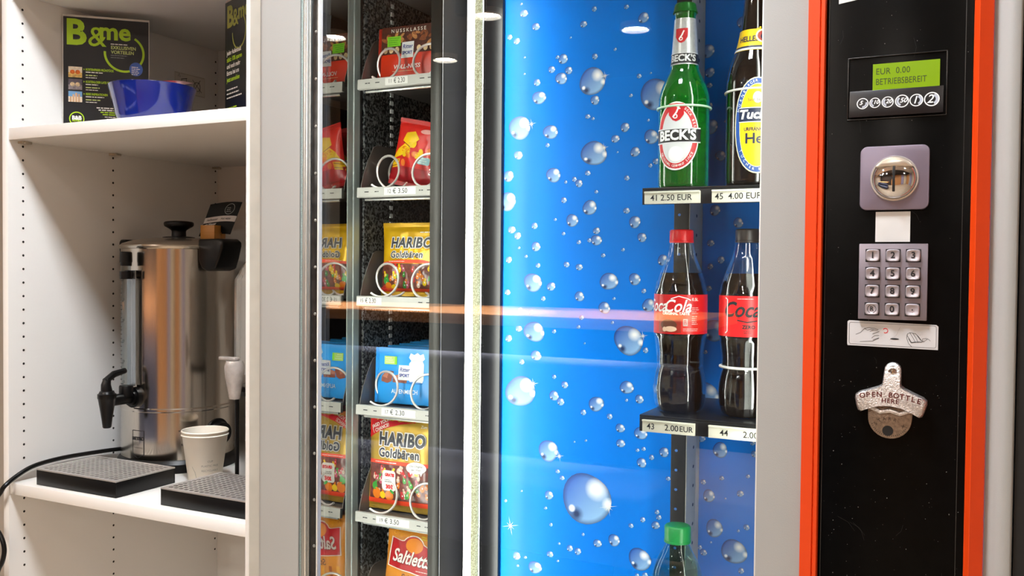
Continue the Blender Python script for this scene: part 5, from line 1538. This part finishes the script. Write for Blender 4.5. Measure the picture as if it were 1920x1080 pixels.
# tap at the front, with level gauge rising from it
TA = math.radians(-90)
td = Vector((math.cos(TA), math.sin(TA), 0))
ts = Vector((-math.sin(TA), math.cos(TA), 0))
def tp(o, z, s=0.0):
    p = td * o + ts * s
    return (p.x, p.y, z)
tz = 0.140
tap = MB().tube([tp(UR - 0.004, tz), tp(UR + 0.062, tz)], 0.0105, 20).build('tap', M_BLACK, urn, at=(0, 0, 0), smooth=True)
MB().tube([tp(UR - 0.002, tz), tp(UR + 0.007, tz), tp(UR + 0.0075, tz), tp(UR + 0.013, tz)], [0.019, 0.019, 0.015, 0.015], 24).build('tap_flange', M_BLACK, tap, at=(0, 0, 0), smooth=True)
MB().lathe([(0.0062, -0.048), (0.0075, -0.046), (0.0095, -0.030), (0.0125, -0.010), (0.0150, 0.004), (0.0160, 0.006), (0.0160, 0.013), (0.0140, 0.014), (0.0120, 0.018)], 24, tp(UR + 0.062, tz)).build('tap_spout', M_BLACK, tap, at=(0, 0, 0), smooth=True)
lv = MB()
lv.tube([tp(UR + 0.062, tz + 0.014), tp(UR + 0.064, tz + 0.030), tp(UR + 0.061, tz + 0.040)], [0.0105, 0.0085, 0.0065], 12)
lv.tube([tp(UR + 0.066, tz + 0.036), tp(UR + 0.047, tz + 0.047), tp(UR + 0.022, tz + 0.0515)], [0.0058, 0.0062, 0.0050], 10)
lv.build('tap_lever', M_BLACK, tap, at=(0, 0, 0), smooth=True)
gx = UR + 0.020
MB().lathe([(0.0125, 0.0), (0.0125, 0.018), (0.0115, 0.020)], 20, tp(gx, tz + 0.004)).build('gauge_socket', M_BLACK, tap, at=(0, 0, 0), smooth=True)
gz0, gz1 = tz + 0.022, 0.385
gg = MB().lathe([(0.0085, gz0), (0.0085, gz1)], 20, tp(gx, 0)).build('gauge_tube', mat_clear('gauge_glass', 'DDE3E6', 1.45), urn, at=(0, 0, 0), smooth=True)
MB().lathe([(0.0100, 0), (0.0100, 0.006), (0.0110, 0.0075), (0.0105, 0.0245), (0.0085, 0.026)], 20, tp(gx, gz1 - 0.002)).build('gauge_cap', M_BLACK, gg, at=(0, 0, 0), smooth=True)
c = MB()
c.tube([tp(gx, gz1 - 0.018), tp(UR - 0.004, gz1 - 0.018)], 0.008, 12)
c.lathe([(0.0112, 0), (0.0112, 0.014)], 20, tp(gx, gz1 - 0.026))
c.build('gauge_bracket', M_BLACK, gg, at=(0, 0, 0), smooth=True)
bk = MB()
a0 = []
for s_ in (-0.0108, 0.0108):
    for o in (gx - 0.013, gx - 0.0115):
        a0.append(tp(o, gz0, s_))
for s_ in (-0.0108, 0.0108):
    for o in (gx - 0.013, gx - 0.0115):
        a0.append(tp(o, gz1 - 0.01, s_))
bk.add(a0, [(0, 1, 3, 2), (4, 6, 7, 5), (0, 4, 5, 1), (2, 3, 7, 6), (0, 2, 6, 4), (1, 5, 7, 3)])
bk.build('gauge_back', mat('gauge_back_steel', 'C9CCD0', 0.25, 0.8), gg, at=(0, 0, 0))
el = []
for k in range(26):
    z = gz0 + 0.006 + k * 0.0075
    el.append((RECT(-0.004, 0.004 if k % 5 == 0 else 0.0, z, z + 0.0010), M_INK, 1))
    if k % 5 == 0:
        el.append((T(str(10 * (k // 5 + 1)), 0.006, 0.004, z + 0.004), M_INK, 1))
gp = Vector(tp(gx, 0))
camdir = Vector((0 - UX, 0 - UY, 0)).normalized()
# scale faces away from the urn
fn = on_plane(gp + td * 0.009, (-td.y, td.x, 0), (0, 0, 1))
printed('gauge_scale', el, fn, gg, at=(0, 0, 0))
# printed badge and switch words on the steel
def urn_fn(face):
    def fn(u, v, l):
        a = face + u / UR
        return ((UR + 0.0006 + l) * math.cos(a), (UR + 0.0006 + l) * math.sin(a), v)
    return fn
pen = [(-0.0135, 0.078), (0.0135, 0.078), (0.0135, 0.034), (0.0, 0.027), (-0.0135, 0.034), (-0.0135, 0.078)]
el = [(STROKE(pen, 0.0011), M_INK, 1), (T('METRO', 0.0085, 0, 0.063, bold=0.0003), M_INK, 1), (T('PROFESSIONAL', 0.0036, 0, 0.046, sx=0.85), mat('faint_ink', '6E6660', 0.5), 1)]
printed('maker_badge', el, urn_fn(math.radians(-86)), urn, maxlen=0.004, at=(0, 0, 0))
printed('switch_lettering', [(T('HEATING', 0.0048, 0, 0.078, bold=0.0001), M_INK, 1), (T('RESET', 0.0048, 0.001, 0.052, bold=0.0001), M_INK, 1)], urn_fn(math.radians(-38)), urn, maxlen=0.004, at=(0, 0, 0))
dl = MB()
da = math.radians(-2)
dd = Vector((math.cos(da), math.sin(da), 0))
q0 = dd * (UR - 0.004) + Vector((0, 0, 0.068))
dl.tube([q0, q0 + dd * 0.006, q0 + dd * 0.0062, q0 + dd * 0.020], [0.027, 0.027, 0.022, 0.020], 28)
dl.build('thermostat_dial', M_BLACK, urn, at=(0, 0, 0), smooth=True)

# wooden block with card on the urn lid
wb = thing('card_holder', 'small wooden block holding a black card on the urn lid', 'card holder', (-1.3495, 1.359, Z0 + 0.4315), (0, 0, 0.12))
k = MB()
k.box(-0.0165, 0.0165, -0.016, 0.0045, 0.0, 0.0315)
k.box(-0.0165, 0.0165, 0.0065, 0.018, 0.0, 0.0255)
k.box(-0.0165, 0.0165, 0.0045, 0.0065, 0.0, 0.012)
k.build('wooden_block', mat_wood('beech_block', 'B87A30', 'D89A4A', 30, (1, 1, 8)), wb, at=(0, 0, 0), bevel=0.0006)
cd = MB()
cv, cf = [], []
ny = 10
for s_ in (0, 1):
    o = len(cv)
    for j in range(ny + 1):
        for i in range(9):
            u = -0.036 + 0.072 * i / 8
            v = 0.0125 + 0.0625 * j / ny
            cv.append((u + 0.028 * (v - 0.0125) / 0.0625, 0.0055 + 0.0006 * (s_ - 0.5) + 0.0018 * math.sin(u * 60), v + 0.003 * math.sin((u + 0.02) * 45)))
    for j in range(ny):
        for i in range(8):
            q = o + j * 9 + i
            cf.append((q, q + 1, q + 10, q + 9))
cd.add(cv, cf)
cd.build('card', mat('card_black', '070A08', 0.5, spec=0.2), wb, at=(0, 0, 0), smooth=True)
def card_fn(u, v, l):
    return (u + 0.028 * (v - 0.0125) / 0.0625, 0.0051 + 0.0018 * math.sin(u * 60) - l, v + 0.003 * math.sin((u + 0.02) * 45))
el = [(RECT(-0.036, 0.036, 0.037, 0.048), mat('card_band', 'CFC9C4', 0.5), 1), (T('Heißwasser', 0.0062, -0.017, 0.0425, bold=0.0001, sx=0.85), M_INK, 2), (T('Hot water', 0.0062, 0.013, 0.0425, bold=0.0001, sx=0.85), M_INK, 2),
      (RING(0.014, 0.061, 0.0105, 0.0105, 0.0010, 28), mat('card_grey', '8C9490', 0.5), 1), (LINES(0.008, 0.020, 0.0625, 3, 0.0035, 0.0012, 4), mat('card_grey', '8C9490', 0.5), 1), (T('mit Wasser', 0.0056, -0.018, 0.0335, bold=0.0001), M_WHITEINK, 1)]
printed('card_print', el, card_fn, wb, maxlen=0.006, at=(0, 0, 0))

# drip trays
def drip_tray(label, x0, x1, y0, y1):
    t = thing('drip_tray', label, 'drip tray', ((x0 + x1) / 2, (y0 + y1) / 2, Z0), group='drip trays on the lower shelf')
    w, d, h = (x1 - x0) / 2, (y1 - y0) / 2, 0.0285
    b_ = MB()
    b_.box(-w, w, -d, -d + 0.002, 0.0005, h - 0.0015)
    b_.box(-w, w, d - 0.002, d, 0.0005, h - 0.0015)
    b_.box(-w, -w + 0.002, -d + 0.002, d - 0.002, 0.0005, h - 0.0015)
    b_.box(w - 0.002, w, -d + 0.002, d - 0.002, 0.0005, h - 0.0015)
    b_.box(-w, w, -d, d, 0.0003, 0.0018)
    b_.build('tray_box', M_BLACK, t, at=(0, 0, 0), bevel=0.0006)
    g = MB()
    nx, ny = 16, 12
    rim = 0.006
    cw, cd_ = (2 * w - 2 * rim) / nx, (2 * d - 2 * rim) / ny
    z = h
    # perforated sheet: each cell is a square with an octagonal hole
    for i in range(nx):
        for j in range(ny):
            cx_, cy_ = -w + rim + (i + 0.5) * cw, -d + rim + (j + 0.5) * cd_
            rx_, ry_ = 0.41 * cw, 0.41 * cd_
            sq = [(0.5, 0.0), (0.5, 0.5), (0, 0.5), (-0.5, 0.5), (-0.5, 0), (-0.5, -0.5), (0, -0.5), (0.5, -0.5)]
            vs = [(cx_ + a * cw, cy_ + b * cd_, z) for a, b in sq]
            vs += [(cx_ + rx_ * math.cos(m_ * PI / 4), cy_ + ry_ * math.sin(m_ * PI / 4), z) for m_ in range(8)]
            vs += [(cx_ + rx_ * math.cos(m_ * PI / 4), cy_ + ry_ * math.sin(m_ * PI / 4), z - 0.0012) for m_ in range(8)]
            fs = [(m_, (m_ + 1) % 8, 8 + (m_ + 1) % 8, 8 + m_) for m_ in range(8)] + [(8 + m_, 8 + (m_ + 1) % 8, 16 + (m_ + 1) % 8, 16 + m_) for m_ in range(8)]
            g.add(vs, fs)
    g.box(-w, w, -d, -d + rim, z - 0.0025, z)
    g.box(-w, w, d - rim, d, z - 0.0025, z)
    g.box(-w, -w + rim, -d + rim, d - rim, z - 0.0025, z)
    g.box(w - rim, w, -d + rim, d - rim, z - 0.0025, z)
    g.build('perforated_grid', mat('grid_steel', 'BDB8B4', 0.35, 0.45, vary=0.08), t, at=(0, 0, 0))
    return t
drip_tray('black drip tray with steel grid under the urn tap', -1.468, -1.270, 1.064, 1.190)
drip_tray('black drip tray with steel grid in front of the glass dispenser', -1.174, -0.984, 1.070, 1.200)

# stacked paper cups
def paper_cup(label, x, y, z, print_it):
    t = thing('paper_cup', label, 'cup', (x, y, z), group='stacked paper cups')
    P = [(0.0275, 0.0), (0.0285, 0.001), (0.0390, 0.0800), (0.0405, 0.0812), (0.0412, 0.0830), (0.0400, 0.0846), (0.0384, 0.0838), (0.0275, 0.0050), (0.0005, 0.0048)]
    MB().lathe(P, 48).build('cup_body', mat('cup_card', 'E9E2D4', 0.6, vary=0.02), t, at=(0, 0, 0), smooth=True, angle=50)
    if print_it:
        def fn(u, v, l):
            r_ = 0.0285 + 0.0105 * v / 0.08
            a = math.radians(-40) + u / r_
            return ((r_ + 0.0004 + l) * math.cos(a), (r_ + 0.0004 + l) * math.sin(a), v)
        m = mat('cup_ink', '9A968C', 0.6)
        printed('cup_print', [(T('CUP', 0.0050, 0.006, 0.0390), m, 1), (T('PLASTIC FREE', 0.0050, 0.006, 0.0310), m, 1), (T('RECYCLABLE', 0.0050, 0.006, 0.0225), m, 1), (STROKE([(-0.026, 0.030), (-0.020, 0.020), (-0.0165, 0.006)], 0.0007), m, 1)], fn, t, maxlen=0.004, at=(0, 0, 0))
    return t
paper_cup('lower of two stacked cream paper cups beside the urn', -1.2420, 1.2330, Z0 + 0.0002, True)
paper_cup('upper of two stacked cream paper cups beside the urn', -1.2420, 1.2330, Z0 + 0.0068, False)

# glass drink dispenser on a black stand, mostly behind the cabinet side
DX, DY = -1.0800, 1.2600
ds = thing('drink_dispenser', 'ribbed glass drink dispenser with a clear tap on a black stand', 'drink dispenser', (DX, DY, Z0))
n = 90
pr = smooth_prof([(0.040, 0.175), (0.070, 0.178), (0.080, 0.188), (0.084, 0.205), (0.084, 0.345), (0.082, 0.365), (0.072, 0.388), (0.060, 0.400), (0.056, 0.410), (0.056, 0.424)], 3)
j = MB()
vs, fs = [], []
for r_, h in pr:
    amp = 0.0022 if 0.20 < h < 0.37 else 0.0
    for k in range(n):
        a = 2 * PI * k / n
        q = r_ + amp * math.cos(30 * a)
        vs.append((q * math.cos(a), q * math.sin(a), h))
for i in range(len(pr) - 1):
    for k in range(n):
        k2 = (k + 1) % n
        fs.append((i * n + k, i * n + k2, (i + 1) * n + k2, (i + 1) * n + k))
fs.append(tuple(range(n))[::-1])
j.add(vs, fs)
jar_m = mat('jar_glass', 'D6D4CE', 0.12, vary=0.04, coat=0.4)
jar_m.node_tree.nodes['Principled BSDF'].inputs['Transmission Weight'].default_value = 0.65
j.build('glass_jar', jar_m, ds, at=(0, 0, 0), smooth=True, angle=70)
MB().lathe([(0.058, 0.424), (0.058, 0.440), (0.050, 0.443), (0.0005, 0.444)], 48).build('lid', M_STEEL, ds, at=(0, 0, 0), smooth=True)
MB().lathe([(0.078, 0.168), (0.086, 0.168), (0.086, 0.1745), (0.078, 0.1745)], 48).build('stand_ring', M_BLACK, ds, at=(0, 0, 0), smooth=True)
for a in (215, 305, 35, 125):
    ca, sa = math.cos(math.radians(a)), math.sin(math.radians(a))
    MB().tube([(0.082 * ca, 0.082 * sa, 0.170), (0.082 * ca, 0.082 * sa, 0.0005)], 0.0036, 10).build('stand_leg', M_BLACK, ds, at=(0, 0, 0), smooth=True)
ty = -0.084
sp_ = MB()
sp_.tube([(0, ty + 0.004, 0.200), (0, ty - 0.040, 0.200)], 0.0085, 14)
sp_.tube([(0, ty - 0.040, 0.232), (0, ty - 0.040, 0.222), (0, ty - 0.040, 0.205), (0, ty - 0.040, 0.170)], [0.0135, 0.0165, 0.0150, 0.0085], 18)
M_TAPC = mat('clear_plastic_tap', 'C9C1BC', 0.15, 0.1, vary=0.15, vscale=80)
M_TAPC.node_tree.nodes['Principled BSDF'].inputs['Transmission Weight'].default_value = 0.35
sp_.build('dispenser_tap', M_TAPC, ds, at=(0, 0, 0), smooth=True)
MB().box(-0.03, 0.006, ty - 0.046, ty - 0.034, 0.232, 0.238).build('tap_lever', M_TAPC, ds, at=(0, 0, 0), bevel=0.002)

# mains cable of the urn, over the shelf edge and down
pts = [(-1.470, 1.300, Z0 + 0.020), (-1.509, 1.2858, 0.931), (-1.5125, 1.1861, 0.936), (-1.5125, 1.1298, 0.9362), (-1.5125, 1.0871, 0.9318), (-1.513, 1.0563, 0.920), (-1.512, 1.0343, 0.9075), (-1.5237, 1.0343, 0.8942), (-1.5605, 1.0343, 0.8614), (-1.580, 1.035, 0.842), (-1.5400, 1.0343, 0.832), (-1.5210, 1.0343, 0.818), (-1.5127, 1.0343, 0.7975), (-1.518, 1.0343, 0.775), (-1.535, 1.036, 0.750), (-1.56, 1.04, 0.68), (-1.60, 1.10, 0.3), (-1.62, 1.2, 0.006)]
tag(MB().tube(SP(pts, 6), 0.0040, 10).build('power_cable', M_BLACK, None, smooth=True), 'black power cable running over the lower shelf edge', 'cable')

for o in bpy.data.objects:
    if '_org' in o:
        del o['_org']
